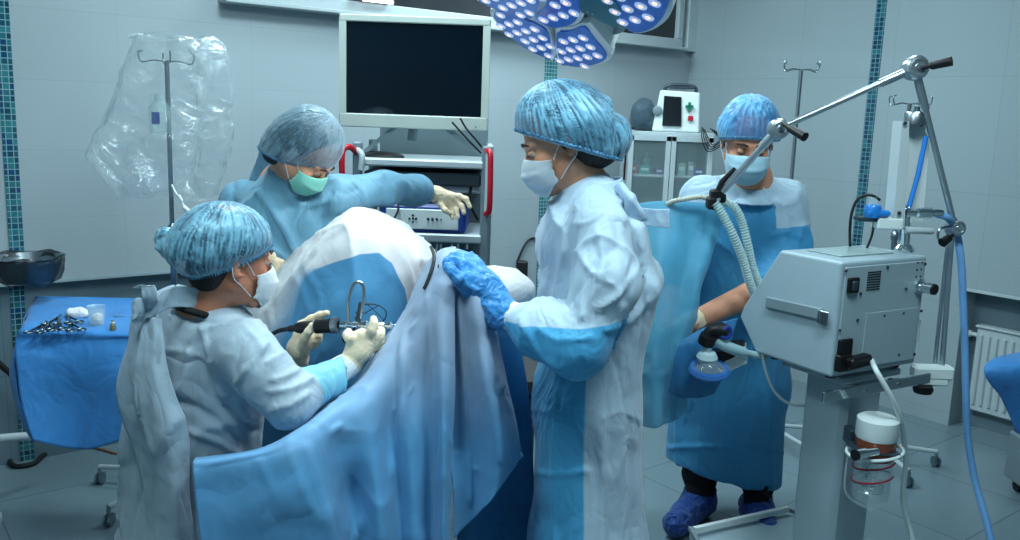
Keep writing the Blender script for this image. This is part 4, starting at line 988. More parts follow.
# near leg drape, big pale blue sheet with a wing to the left
def z_near(u, v, V):
    n = vn(V, (2.2, 2.2, 1.6), 9); return (.93 - .10 * (n - .5) * 4 - V[:, 2]) * .012
near = patch('patient_drape', [
    pr((200, 462, 1.92), (262, 450, 1.94), (300, 428, 1.98), (330, 402, 2.06), (358, 380, 2.14), (378, 350, 2.24), (404, 312, 2.34), (420, 276, 2.40), (438, 252, 2.42), (456, 248, 2.42)),
    pr((194, 461, 1.78), (262, 451, 1.79), (302, 430, 1.84), (332, 407, 1.92), (361, 386, 2.0), (380, 358, 2.06), (406, 318, 2.12), (424, 278, 2.15), (440, 256, 2.16), (456, 251, 2.17)),
    pr((193, 470, 1.75), (258, 460, 1.76), (303, 444, 1.79), (336, 424, 1.88), (364, 404, 1.93), (386, 384, 1.99), (407, 350, 2.03), (425, 312, 2.05), (441, 292, 2.05), (455, 285, 2.06)),
    pr((195, 492, 1.74), (258, 486, 1.75), (308, 470, 1.77), (342, 456, 1.88), (372, 446, 1.90), (390, 430, 1.98), (405, 400, 1.99), (427, 370, 2.03), (442, 350, 2.00), (454, 345, 2.03)),
    pr((198, 520, 1.73), (258, 515, 1.74), (316, 498, 1.76), (350, 494, 1.90), (378, 486, 1.88), (395, 470, 1.97), (410, 450, 1.96), (429, 430, 2.0), (443, 420, 1.96), (453, 410, 2.0)),
    pr((202, 560, 1.72), (258, 560, 1.74), (326, 540, 1.76), (356, 545, 1.88), (383, 545, 1.86), (400, 540, 1.95), (415, 530, 1.94), (432, 520, 1.98), (443, 510, 1.93), (450, 480, 1.98)),
    pr((208, 680, 1.70), (258, 680, 1.72), (332, 680, 1.75), (362, 680, 1.86), (386, 680, 1.85), (402, 680, 1.93), (417, 680, 1.93), (432, 680, 1.95), (442, 680, 1.92), (449, 680, 1.94))],
    'drape_main', None, 15, 20, .004, (5, 5, 2.5), 12, .002, zfn=z_near, fine=.003,
    lines=[(pr((308, 447, 1.78), (318, 490, 1.77), (333, 540, 1.76)), 0.0060, .010), (pr((402, 330, 2.06), (403, 375, 2.0), (402, 415, 1.98), (390, 470, 1.95), (356, 535, 1.88)), 0.0096, .012),
           (pr((340, 426, 1.88), (322, 436, 1.85), (306, 446, 1.80)), 0.0060, .008), (pr((372, 388, 2.0), (402, 387, 2.0)), 0.0036, .005),(pr((428, 300, 2.06), (438, 400, 2.0), (440, 520, 1.97)), 0.0060, .010), (pr((205, 466, 1.75), (300, 445, 1.79)), 0.0030, .006), (pr((260, 462, 1.76), (290, 510, 1.76), (345, 530, 1.85)), 0.0042, .009),
           (pr((395, 410, 1.99), (440, 350, 2.02)), 0.0036, .006), (pr((410, 330, 2.05), (445, 300, 2.05)), 0.0036, .006)])
tag(near, 'big pale blue drape over the near knee, stretched out in front of the seated person', 'drape')
wing = patch('patient_drape', [
    pr((446, 248, 2.42), (458, 250, 2.42), (472, 256, 2.42), (486, 270, 2.42)),
    pr((446, 254, 2.17), (458, 253, 2.17), (470, 258, 2.17), (481, 270, 2.18)),
    pr((442, 290, 2.08), (461, 290, 2.07), (475, 292, 2.04), (488, 304, 2.10)),
    pr((440, 345, 2.06), (465, 345, 2.06), (482, 345, 2.01), (498, 350, 2.08)),
    pr((440, 400, 2.04), (470, 400, 2.05), (492, 400, 1.98), (511, 404, 2.06)),
    pr((442, 440, 2.03), (474, 442, 2.04), (500, 444, 1.97), (519, 442, 2.05)),
    pr((453, 480, 1.98), (474, 477, 2.03), (500, 466, 1.97), (521, 453, 2.05)),
    pr((454, 538, 1.97), (472, 520, 2.02), (496, 494, 1.97), (521, 457, 2.05))],
    'drape_main', None, 14, 14, .005, (7, 7, 3), 14, .002, zfn=z_near, fine=.002,
    lines=[(pr((478, 290, 2.04), (492, 340, 2.01), (505, 386, 2.02)), .010, .010), (pr((505, 386, 2.02), (486, 395, 1.98)), .006, .005), (pr((462, 300, 2.06), (466, 400, 2.05), (470, 500, 2.02)), .009, .010), (pr((470, 470, 2.03), (521, 455, 2.05)), .007, .006), (pr((495, 400, 1.98), (500, 460, 1.97)), .006, .008)])
tag(wing, 'narrow blue drape hanging below the blue-gloved hand, its hem slanted', 'drape')
under = patch('patient_drape', [
    pr((452, 262, 2.55), (470, 262, 2.55), (495, 285, 2.5), (520, 300, 2.5)),
    pr((450, 300, 2.36), (470, 300, 2.35), (495, 320, 2.33), (520, 340, 2.33)),
    pr((448, 390, 2.30), (470, 390, 2.28), (498, 400, 2.30), (530, 410, 2.32)),
    pr((458, 520, 2.28), (475, 520, 2.25), (500, 520, 2.28), (535, 520, 2.30)),
    pr((462, 640, 2.26), (478, 640, 2.24), (500, 640, 2.26), (535, 640, 2.28))],
    'drape_blue', None, 9, 9, .010, (7, 7, 2), 15, .002)
tag(under, 'deep blue drape hanging in shadow between the slanted hem and the standing woman', 'drape')
pad = Sdf(); pad.ell(P(505, 291, 2.42), (.085, .10, .055), None, .02); pad.ell(P(492, 285, 2.46), (.07, .09, .05), None, .04)
M['white_cloth'] = cloth_mat('white_cotton', '#eef2f4', var=.05, crinkle=.3)
o = sdf_obj(pad, 'pillow', 'white_cloth', .006, None, disp=crumple(.005, .002)); tag(o, 'small bright white pad lying behind the blue-gloved hand', 'pillow')
# strap / light cable over the knee
mb = MB(); mb.tube(smooth_path(pr((431, 247, 2.40), (434, 256, 2.17), (432, 268, 2.11), (428, 280, 2.09), (424, 289, 2.08)), 6), .0045, 8)
mb.tube(smooth_path(pr((436, 250, 2.40), (439, 262, 2.14), (438, 272, 2.10)), 6), .003, 6)
o = mb.build('cable', 'rubber'); tag(o, 'dark cable looped over the top of the draped near knee', 'cable')
# anaesthesia screen sheet
scr = patch('screen_drape', [
    pr((628, 206, 2.98), (655, 202, 2.96), (688, 203, 2.96), (716, 205, 2.98), (724, 207, 3.0)),
    pr((630, 250, 2.96), (658, 250, 2.88), (686, 250, 2.92), (708, 250, 2.90), (717, 240, 2.96)),
    pr((632, 300, 2.94), (656, 300, 2.86), (678, 300, 2.88), (694, 300, 2.86), (702, 284, 2.92)),
    pr((634, 340, 2.92), (654, 342, 2.84), (670, 342, 2.86), (682, 340, 2.84), (691, 332, 2.88)),
    pr((636, 385, 2.92), (653, 388, 2.84), (668, 386, 2.86), (679, 380, 2.82), (689, 368, 2.86)),
    pr((640, 424, 2.92), (653, 428, 2.85), (667, 424, 2.86), (678, 418, 2.83), (688, 408, 2.86))],
    'drape_screen', None, 8, 9, .012, (9, 9, 2), 17, .0015)
tag(scr, 'sheer blue sheet hung as a screen in front of the person facing the camera', 'drape')
fold = patch('screen_drape', [
    pr((690, 336, 2.80), (704, 328, 2.80), (722, 322, 2.82), (738, 318, 2.84)),
    pr((678, 346, 2.78), (696, 344, 2.78), (714, 342, 2.80), (730, 340, 2.82)),
    pr((672, 372, 2.78), (690, 376, 2.78), (706, 378, 2.80), (722, 376, 2.82)),
    pr((668, 392, 2.80), (684, 398, 2.80), (700, 398, 2.82), (714, 394, 2.84))], 'drape_blue', None, 7, 7, .008, (12, 12, 4), 18, .0015)
tag(fold, 'dark blue sheet bunched under the white glove behind the breathing bag mask', 'drape')

# ================================================================== EQUIPMENT (coordinates of these parts are places in the room)
def wbuild(mb, name, mt, root, label=None):
    """build a part from room coordinates under a root that stands somewhere"""
    o = mb.build(name, mt, None, label); o.parent = root; o.matrix_parent_inverse = parent_world(root).inverted(); return o
# ---- surgical lamp
def lamp():
    c = P(572, 18, 2.55); nrm = (P(440, 330, 2.35) - c).normalized()          # lens side normal
    ax1 = Vector((1, 0, 0)); ax1 = (ax1 - nrm * ax1.dot(nrm)).normalized(); ax2 = nrm.cross(ax1)
    def hit(px, py):
        d = _ray(px, py); k = (c - CAM).dot(nrm) / d.dot(nrm); return CAM + d * k
    root = empty('surgical_lamp', c - nrm * .2, 0, 'big ceiling surgical lamp with blue petals full of round white LEDs', 'surgical lamp')
    M['lamp_blue'] = mat('lamp_blue_lens_plate', '#2f6fd0', .15, spec=.6, var=.25, vscale=20, emit=('#1f62c8', .14))
    M['petal'] = mat('white_enamel', '#eef4f4', .25)
    M['led'] = mat('led_lens', '#ffffff', .1, emit=('#fff1e6', 1.6))
    M['led_core'] = mat('led_core', '#ffffff', .1, emit=('#ffc8a2', 1.1))
    M['teal_panel'] = mat('teal_control_panel', '#1f7a92', .2, var=.1)
    M['led_ring'] = mat('led_reflector', '#dfe8f5', .15, 0.3, emit=('#a8c4f6', .5))
    pets = [
        [(478, -4), (484, 3), (497, 9), (513, 14), (530, 18), (537, 12), (541, 0), (546, -22), (500, -34)],
        [(493, 15), (501, 10), (515, 14), (530, 20), (541, 25), (549, 33), (552, 58), (545, 57), (528, 49), (510, 36)],
        [(535, 17), (545, 4), (553, -10), (577, -10), (580, 2), (581, 12), (573, 23), (558, 27), (546, 25)],
        [(556, 33), (570, 30), (585, 25), (594, 36), (607, 52), (606, 59), (594, 64), (580, 66.5), (568, 65), (560, 62)],
        [(600, -14), (608, 8), (621, 22), (634, 32), (650, 29), (661, 20), (668, 8), (671, -10), (655, -30), (620, -30)]]
    for k, pp in enumerate(pets):
        pts = [hit(*q) for q in pp]; cen = sum(pts, Vector()) / len(pts); sm = smooth_path(pts, 3, True)
        outer = [cen + (q - cen) * 1.0 + (q - cen).normalized() * .012 for q in sm]
        back = [cen + (q - cen) * .90 for q in sm]
        mb = MB(); n = len(sm); vs = [q - nrm * .002 for q in outer] + [q - nrm * .03 for q in outer] + [q - nrm * .055 for q in back]
        fs = [list(range(n))] + [[i, (i + 1) % n, n + (i + 1) % n, n + i] for i in range(n)] + [[n + i, n + (i + 1) % n, 2 * n + (i + 1) % n, 2 * n + i] for i in range(n)] + [list(range(2 * n, 3 * n))[::-1]]
        mb.add(vs, fs); pet = wbuild(mb, 'petal', M['petal'], root)
        mb = MB(); mb.prism([cen + (q - cen) * .97 for q in sm], nrm * .0005, nrm * .004); wbuild(mb, 'lens_plate', 'lamp_blue', pet)
        # lenses on a hexagonal lattice inside the petal
        poly = [((q - c).dot(ax1), (q - c).dot(ax2)) for q in sm]; ins = lambda x, y: sum(((poly[i][1] > y) != (poly[i - 1][1] > y)) and (x < (poly[i - 1][0] - poly[i][0]) * (y - poly[i][1]) / (poly[i - 1][1] - poly[i][1] + 1e-12) + poly[i][0]) for i in range(len(poly))) % 2
        xs = [p[0] for p in poly]; ys = [p[1] for p in poly]; st = .056; row = 0; y = min(ys)
        dist = lambda x, y: min((Vector((x, y)) - Vector(a)).length for a in poly)
        while y < max(ys):
            x = min(xs) + (row % 2) * st / 2
            while x < max(xs):
                if ins(x, y) and dist(x, y) > .017:
                    q = c + ax1 * x + ax2 * y + nrm * .004
                    mb = MB(); mb.lathe(q, [(.0165, 0), (.0165, .003), (.0145, .0052), (.0062, .0018), (.0, .001)], nrm, 14); l = wbuild(mb, 'led_lens', 'led_ring', pet)
                    mb = MB(); mb.lathe(q, [(.0070, .0015), (.0062, .005), (.0035, .0068), (0, .0072)], nrm, 10); o = wbuild(mb, 'led_lens', 'led_core', pet); bpy.data.objects.remove(l) if False else None
                    # one object per lens: join ring and core
                    me = l.data; cm = o.data; k0 = len(me.vertices)
                    vs2 = [v.co.copy() for v in me.vertices] + [v.co.copy() for v in cm.vertices]; fs2 = [list(p.vertices) for p in me.polygons] + [[i + k0 for i in p.vertices] for p in cm.polygons]
                    n1 = len(me.polygons); nm = bpy.data.meshes.new('led_lens'); nm.from_pydata(vs2, [], fs2); nm.materials.append(M['led_ring']); nm.materials.append(M['led_core'])
                    nm.polygons.foreach_set('material_index', [0] * n1 + [1] * (len(nm.polygons) - n1)); nm.polygons.foreach_set('use_smooth', [True] * len(nm.polygons)); l.data = nm
                    bpy.data.objects.remove(o)
                x += st
            y += st * .9; row += 1
    # spine between petals, hub, control panel, arm to the ceiling
    mb = MB(); mb.tube([hit(552, 26) - nrm * .01, hit(554, 45) - nrm * .01, hit(552, 58) - nrm * .01], [.012, .010, .006], 10); mb.tube([hit(540, 18) - nrm * .02, hit(560, 29) - nrm * .02, hit(582, 20) - nrm * .02], .012, 10)
    wbuild(mb, 'spine', 'steel', root)
    mb = MB(); mb.prism([hit(578, -14), hit(582, 10), hit(617, 27), hit(622, 8), hit(610, -10)], -nrm * .03, nrm * .006); cpn = wbuild(mb, 'control_panel', 'teal_panel', root)
    mb = MB()
    for a, b in ((589, 9), (594, 11)): mb.lathe(hit(a, b) + nrm * .006, [(.0035, 0), (.0035, .003), (0, .003)], nrm, 10)
    wbuild(mb, 'button', 'white_plastic', cpn)
    mb = MB(); mb.prism([hit(585, 24), hit(590, 22), hit(613, 49), hit(607, 58), hit(604, 50)], -nrm * .05, nrm * .0); wbuild(mb, 'side_cover', M['petal'], root)
    mb = MB(); hb = c - nrm * .06; top = Vector((c.x + .15, c.y + .1, CEIL)); mb.lathe(c, [(.0, -.10), (.09, -.10), (.14, -.06), (.15, -.03)], nrm, 28); mb.tube([c - nrm * .09, c - nrm * .16, top + Vector((0, 0, -.5)), top], .03, 14); wbuild(mb, 'suspension_arm', 'white_metal', root)
    mb = MB(); mb.lathe(top, [(.0, -.08), (.10, -.08), (.12, -.0)], (0, 0, 1), 28); wbuild(mb, 'ceiling_mount', 'white_metal', root)
lamp()

# ---- endoscopy tower with monitor
def tower():
    Y = 3.42; rt = Vector((P(440, 200, 3.55).x, 3.6, 0))
    root = empty('endoscopy_tower', rt, 0, 'grey equipment trolley with shelves and red side handles below the monitor', 'equipment trolley')
    zt = P(430, 160, Y).z; z2 = P(440, 234, Y).z; xl, xr = P(358, 165, Y).x, P(489, 165, Y).x; D = .42
    def shelf(z, x0, x1, th=.03, y0=Y, d=D, name='shelf', mt='grey_metal'):
        mb = MB(); mb.box(((x0 + x1) / 2, y0 + d / 2, z - th / 2), (x1 - x0, d, th), .006); return wbuild(mb, name, mt, root)
    shelf(zt, xl, xr - .02, .03, mt='white_metal'); shelf(zt - .05, xl + .02, xr - .03, .05, Y + .02, D - .04, 'drawer_housing', 'dark_metal')
    shelf(z2, xl + .0, xr - .02, .035, mt='white_metal'); shelf(P(440, 186, Y).z, xl + .02, xr - .03, .03, Y + .05, D - .08, mt='white_metal'); shelf(.95 - .15, xl, xr - .02, mt='white_metal'); shelf(.45, xl, xr - .02, mt='white_metal')
    mb = MB(); mb.box(((xl + xr) / 2, Y + D + .012, .9), (xr - xl - .04, .015, 1.35)); wbuild(mb, 'back_panel', 'grey_metal', root)
    for x in (xl - .005, xr - .012):
        for y in (Y + .02, Y + D - .02):
            mb = MB(); mb.box((x, y, zt / 2 + .06), (.035, .035, zt + .0), .006); wbuild(mb, 'post', 'grey_metal', root)
    for x in (xl - .005, xr - .012):
        mb = MB(); mb.tube([(x, Y, .10), (x, Y + D, .10)], .025, 10); wbuild(mb, 'foot_rail', 'grey_metal', root)
        for y in (Y + .03, Y + D - .03):
            mb = MB(); mb.lathe((x - .012, y, .04), [(0, 0), (.04, 0), (.04, .025), (0, .025)], (1, 0, 0), 18); wbuild(mb, 'caster', 'rubber', root)
    # red handles
    a = [P(487, 151, Y - .02), P(490, 153, Y - .05), P(490.5, 165, Y - .06), P(490, 195, Y - .06), P(489, 211, Y - .05), P(486, 214, Y - .02)]
    mb = MB(); mb.tube(smooth_path(a, 6), .0115, 10); wbuild(mb, 'handle', 'red', root)
    a = [P(356, 152, Y - .0), P(350, 147, Y - .04), P(344, 149, Y - .06), P(342, 156, Y - .07), P(342, 172, Y - .07), P(344, 190, Y - .05)]
    mb = MB(); mb.tube(smooth_path(a, 6), .0115, 10); wbuild(mb, 'handle', 'red', root)
    mb = MB(); mb.box(P(489, 180, Y + .01), (.03, .05, .28), .01); wbuild(mb, 'side_plate', 'white_metal', root)
    mb = MB(); mb.tube(smooth_path(pr((357, 150, Y), (362, 155, Y - .02), (361, 170, Y - .02)), 5), .012, 10); wbuild(mb, 'side_plate', 'white_metal', root)
    # V struts carrying the monitor
    for p0, p1 in (((360, 156, Y + .12), (398, 124, Y + .12)), ((484, 156, Y + .12), (440, 124, Y + .12))):
        mb = MB(); mb.tube([P(*p0), P(*p1)], .012, 4); wbuild(mb, 'strut', 'grey_metal', root)
    # dark endoscope cable box on the top shelf
    mb = MB(); mb.tube(smooth_path(pr((357, 157, Y + .10), (372, 154, Y + .12), (390, 155, Y + .1), (402, 158, Y + .08), (385, 158, Y + .05), (366, 159, Y + .06)), 6), .012, 8)
    o = wbuild(mb, 'cable', 'rubber', None) if False else mb.build('cable', 'rubber'); tag(o, 'dark cable coiled on the top shelf of the equipment trolley', 'cable')
    # console
    z0 = z2; h = P(420, 202, Y).z - P(420, 231, Y).z; cx = P(423, 217, Y).x; wdt = S(86, Y)
    c = empty('endoscopy_console', (cx, Y + .16, z0), 0, 'blue-framed console with four-way keypad on the trolley shelf, touched by the gloved hand', 'medical console')
    mb = MB(); mb.box((0, 0, h / 2), (wdt, .30, h), .012); mb.build('case', 'blue_plastic', c)
    mb = MB(); mb.box((-.004, -.150, h / 2 - .002), (wdt - .05, .01, h - .035), .003); fp = mb.build('front_panel', 'white_plastic', c)
    for dx, dz in ((0, 0), (.013, 0), (-.013, 0), (0, .013), (0, -.013)):
        mb = MB(); mb.lathe((-.04 + dx, -.155, h / 2 + dz), [(.0045, 0), (.0045, .004), (0, .004)], (0, -1, 0), 10); mb.build('button', 'dark_metal', fp)
    for k in range(4):
        mb = MB(); mb.lathe((.02 + .017 * k, -.155, h / 2), [(.0055 if k < 3 else .003, 0), (.0055 if k < 3 else .003, .004), (0, .004)], (0, -1, 0), 10); mb.build('button', 'dark_metal', fp)
    mb = MB(); mb.lathe((-.125, -.155, h / 2 - .01), [(.010, 0), (.010, .02), (.006, .025), (0, .025)], (0, -1, 0), 14); mb.tube(smooth_path([(-.125, -.18, h / 2 - .01), (-.11, -.2, h / 2 + .0), (-.095, -.19, h / 2 + .03), (-.1, -.14, h / 2 + .055)], 5), .004, 8); mb.build('cable_plug', 'rubber', c)
    # light source unit under the shelf with hanging pegs
    zz = z2 - .20
    u = empty('light_source', (cx + .03, Y + .18, .80), 0, 'dark equipment box on the trolley shelf below the console, seen behind the drape', 'medical console')
    mb = MB(); mb.box((0, 0, .06), (.40, .32, .12), .01); mb.build('case', 'black', u)
    mb = MB(); mb.box((0, -.163, .06), (.16, .008, .08), .003); mb.build('front_panel', 'dark_metal', u)
    for k, px in enumerate((421, 425, 437, 441, 452, 458, 467)):
        p = P(px, 244, Y + .01); mb = MB(); mb.tube([p, p + Vector((0, 0, -.02))], .0045, 8); wbuild(mb, 'peg', 'white_plastic', root)
    # cables behind
    mb = MB(); mb.tube(smooth_path(pr((460, 118, Y + .02), (466, 128, Y + .02), (476, 140, Y + .02), (484, 150, Y + .04)), 5), .004, 8); mb.tube(smooth_path(pr((452, 122, Y + .02), (459, 130, Y + .02), (471, 143, Y + .02), (481, 153, Y + .04)), 5), .004, 8); wbuild(mb, 'cable', 'rubber', root)
    mb = MB(); mb.tube(smooth_path(pr((473, 182, Y + .06), (470, 192, Y + .04), (471, 206, Y + .03), (478, 220, Y + .04)), 5), .0055, 8); wbuild(mb, 'cable', 'rubber', root)
    # monitor
    YM = 3.50; a, b = P(340, 17, YM), P(488, 127, YM); cc = P(414, 73, YM); wm, hm = S(147, YM) * 1.0, S(108, YM)
    mn = empty('monitor', (cc.x, YM + .03, cc.z), 0, 'large switched-off monitor in a pale frame above the equipment trolley', 'monitor')
    bz = .028
    # frame as four bars around the recessed screen
    def fbox(name, c_, d_, mt, par, bev=.006):
        mb = MB(); mb.box(c_, d_, bev); return mb.build(name, mt, par)
    mb = MB(); tb, bb_ = bz, bz * 1.9; mb.box((0, 0, hm / 2 - tb / 2), (wm, .06, tb), .004); mb.box((0, 0, -hm / 2 + bb_ / 2), (wm, .06, bb_), .004)
    for sx_ in (-1, 1): mb.box((sx_ * (wm / 2 - bz / 2), 0, (bb_ - tb) / 2), (bz, .058, hm - tb - bb_ + .004))
    mb.build('frame', 'cream', mn)
    fbox('back_cover', (0, .035, 0), (wm * .97, .05, hm * .97), 'cream', mn, .02); fbox('screen', (0, -.018, bz * .45), (wm - 2 * bz + .004, .01, hm - 2.9 * bz + .004), 'screen', mn, 0)
    mb = MB(); mb.lathe((wm * .42, -.031, -hm / 2 + .016), [(.004, 0), (.004, .003), (0, .003)], (0, -1, 0), 10); mb.build('button', 'grey_metal', mn)
    mb = MB(); mb.box((0, .08, -.05), (.12, .06, .12), .01); mb.tube([(0, .1, -.1), (-.02, .1, -hm / 2 - .05)], .02, 10); mb.build('mount', 'grey_metal', mn)
tower()

# ---- IV stands
def iv_stand(x, y, z_top, label, hook_r=.09, hang=True, arms=4, pole='steel', base=True, legrot=.3, leg=.30):
    r = empty('iv_stand', (x, y, 0), 0, label, 'iv stand')
    mb = MB(); mb.tube([(0, 0, .09), (0, 0, 1.1)], .0125, 12); mb.tube([(0, 0, 1.1), (0, 0, z_top)], .009, 12); mb.lathe((0, 0, 1.08), [(.0125, 0), (.018, .01), (.018, .035), (.01, .045)]); mb.build('pole', pole, r)
    mb = MB(); 
    for k in range(arms):
        a = k * 2 * math.pi / arms + .5; c, s = math.cos(a), math.sin(a)
        mb.tube(smooth_path([(0, 0, z_top), (c * hook_r * .5, s * hook_r * .5, z_top + .004), (c * hook_r, s * hook_r, z_top - .004), (c * hook_r * 1.12, s * hook_r * 1.12, z_top + .03), (c * hook_r * .95, s * hook_r * .95, z_top + .035)], 4), .0028, 6)
    mb.build('hook', 'steel', r)
    if base:
        mb = MB(); mb.lathe((0, 0, .075), [(0, 0), (.035, 0), (.035, .04), (.014, .06)])
        for k in range(5):
            a = k * 2 * math.pi / 5 + legrot; mb.tube([(0, 0, .095), (leg * math.cos(a), leg * math.sin(a), .075)], .011, 8)
        mb.build('base', 'white_metal', r)
        for k in range(5):
            a = k * 2 * math.pi / 5 + legrot; cx, cy = leg * math.cos(a), leg * math.sin(a); mb = MB(); mb.tube([(cx, cy, .075), (cx, cy, .055)], .008, 8)
            for d in (-.013, .007): mb.lathe((cx + d, cy, .026), [(0, 0), (.026, 0), (.026, .008), (0, .008)], (1, 0, 0), 14)
            mb.build('caster', 'steel', r)
    return r
pl = P(171, 62, 3.2)
iv = iv_stand(P(174, 280, 3.45).x, 3.45, P(171, 62, 3.45).z, 'iv stand at left carrying a clear plastic bag', legrot=3.02, leg=.36)
p1 = P(798, 70, 4.25); iv_stand(P(794, 150, 4.25).x, 4.25, p1.z, 'white iv stand against the tiled wall beside the blue-capped head', .10, legrot=.1)
p2 = P(903, 104, 4.05); iv_stand(P(899, 200, 4.05).x, 4.05, p2.z, 'white iv stand behind the ventilator, its wheeled legs on the floor', .10, legrot=6.15)
# clear plastic bag hung open over the stand
M['film'] = None
def film_mat():
    t = NT('clear_plastic_film'); b = t.b; b.inputs['Base Color'].default_value = lin('#d5e6ea'); b.inputs['Roughness'].default_value = .2; b.inputs['Specular IOR Level'].default_value = .9
    tc = t.n('ShaderNodeTexCoord'); nz = t.n('ShaderNodeTexNoise', i_Scale=9.0, i_Detail=3.0, i_Distortion=1.5); t.l(tc.outputs['Object'], nz.inputs[0])
    bp = t.n('ShaderNodeBump', i_Strength=.8, i_Distance=.03); t.l(nz.outputs['Fac'], bp.inputs['Height']); t.l(bp.outputs[0], b.inputs['Normal'])
    lw = t.n('ShaderNodeLayerWeight', x0=.35); t.l(bp.outputs[0], lw.inputs['Normal']); mr = t.n('ShaderNodeMapRange', x3=.11, x4=.42); t.l(lw.outputs['Facing'], mr.inputs[0])
    gl = t.n('ShaderNodeBsdfGlossy', x1=.2); gl.inputs[0].default_value = lin('#e6f2f5'); t.l(bp.outputs[0], gl.inputs['Normal'])
    tp = t.n('ShaderNodeBsdfTransparent'); mx = t.n('ShaderNodeMixShader'); t.l(mr.outputs[0], mx.inputs[0]); t.l(tp.outputs[0], mx.inputs[1])
    mg = t.n('ShaderNodeMixShader', x0=.4); t.l(b.outputs[0], mg.inputs[1]); t.l(gl.outputs[0], mg.inputs[2]); t.l(mg.outputs[0], mx.inputs[2]); t.l(mx.outputs[0], t.out.inputs[0]); return t.m
M['film'] = film_mat()
def bag():
    # outline in heights: (centre px, half width px, py)
    lv = [(172, 38, 38), (174, 44, 48), (172, 50, 66), (167, 55, 90), (163, 60, 112), (159, 67, 135), (157, 70, 155), (161, 62, 174), (166, 52, 190), (166, 50, 197)]
    vs = []; n = 72; rows = []
    for k, (cx, hw, py) in enumerate(lv): rows.append((cx, hw, py))
    rr = smooth_path([Vector(r) for r in rows], 6); V = []
    for j, q in enumerate(rr):
        c = P(q.x, q.z, 3.45); hw = S(q.y, 3.45); dp = hw * .6
        for i in range(n):
            a = 2 * math.pi * i / n; fold = 1 + .10 * math.sin(a * 5 + j * .02) + .06 * math.sin(a * 9 + 1 + j * .05)
            V.append((c.x + hw * math.cos(a) * fold, c.y + dp * math.sin(a) * fold, c.z + .012 * math.sin(a * 4 + 1)))
    V = np.array(V); Fc = np.array([[j * n + i, j * n + (i + 1) % n, (j + 1) * n + (i + 1) % n, (j + 1) * n + i] for j in range(len(rr) - 1) for i in range(n)])
    N = normals(V, Fc); V = V + N * (.022 * (ridge(V, (7, 7, 4), 71) - .5) * 2 + .008 * (ridge(V, (18, 18, 12), 72) - .5) * 2)[:, None]
    o = link('plastic_bag', V, Fc, 'film', None, smooth=True); tag(o, 'big clear crumpled plastic bag hanging over the left iv stand', 'plastic bag')
    c = P(167, 37, 3.45); mb = MB(); mb.tube([(c.x + S(37, 3.45) * math.cos(a), c.y + S(22, 3.45) * math.sin(a), c.z + .008 * math.sin(3 * a)) for a in np.linspace(0, 2 * math.pi, 41)[:-1]], .006, 6, closed=True); mb.build('rim', 'film', o)
    # small bottle of blue-white fluid inside
    q = P(160, 118, 3.41); bt = empty('iv_bottle', q - Vector((0, 0, .06)), 0, 'small pale fluid bottle seen through the clear bag', 'bottle')
    M['fluid'] = mat('fluid_bottle', '#a9c9c9', .2, alpha=.3); mb = MB(); mb.lathe((0, 0, 0), [(0, 0), (.035, 0), (.04, .01), (.04, .10), (.02, .125), (.014, .15), (0, .15)]); mb.build('bottle_body', 'fluid', bt)
    mb = MB(); mb.box((0, -.042, .06), (.03, .004, .045), .001); mb.build('bottle_cap', 'blue_plastic', bt)
bag()
mb = MB(); mb.tube(smooth_path(pr((172, 185, 3.17), (176, 193, 3.12), (183, 204, 3.1), (186, 209, 3.08), (193, 214, 3.05), (204, 218, 3.0)), 6), .003, 6)
mb.lathe(P(186, 209, 3.08), [(0, -.012), (.008, -.012), (.008, .012), (0, .012)], (.7, 0, -.6), 12); mb.lathe(P(180, 198, 3.1), [(0, -.012), (.006, -.012), (.006, .012), (0, .012)], (.5, 0, -.8), 12)
o = mb.build('infusion_line', 'white_plastic'); tag(o, 'thin clear infusion line with white clips leading from the left iv stand', 'infusion line')

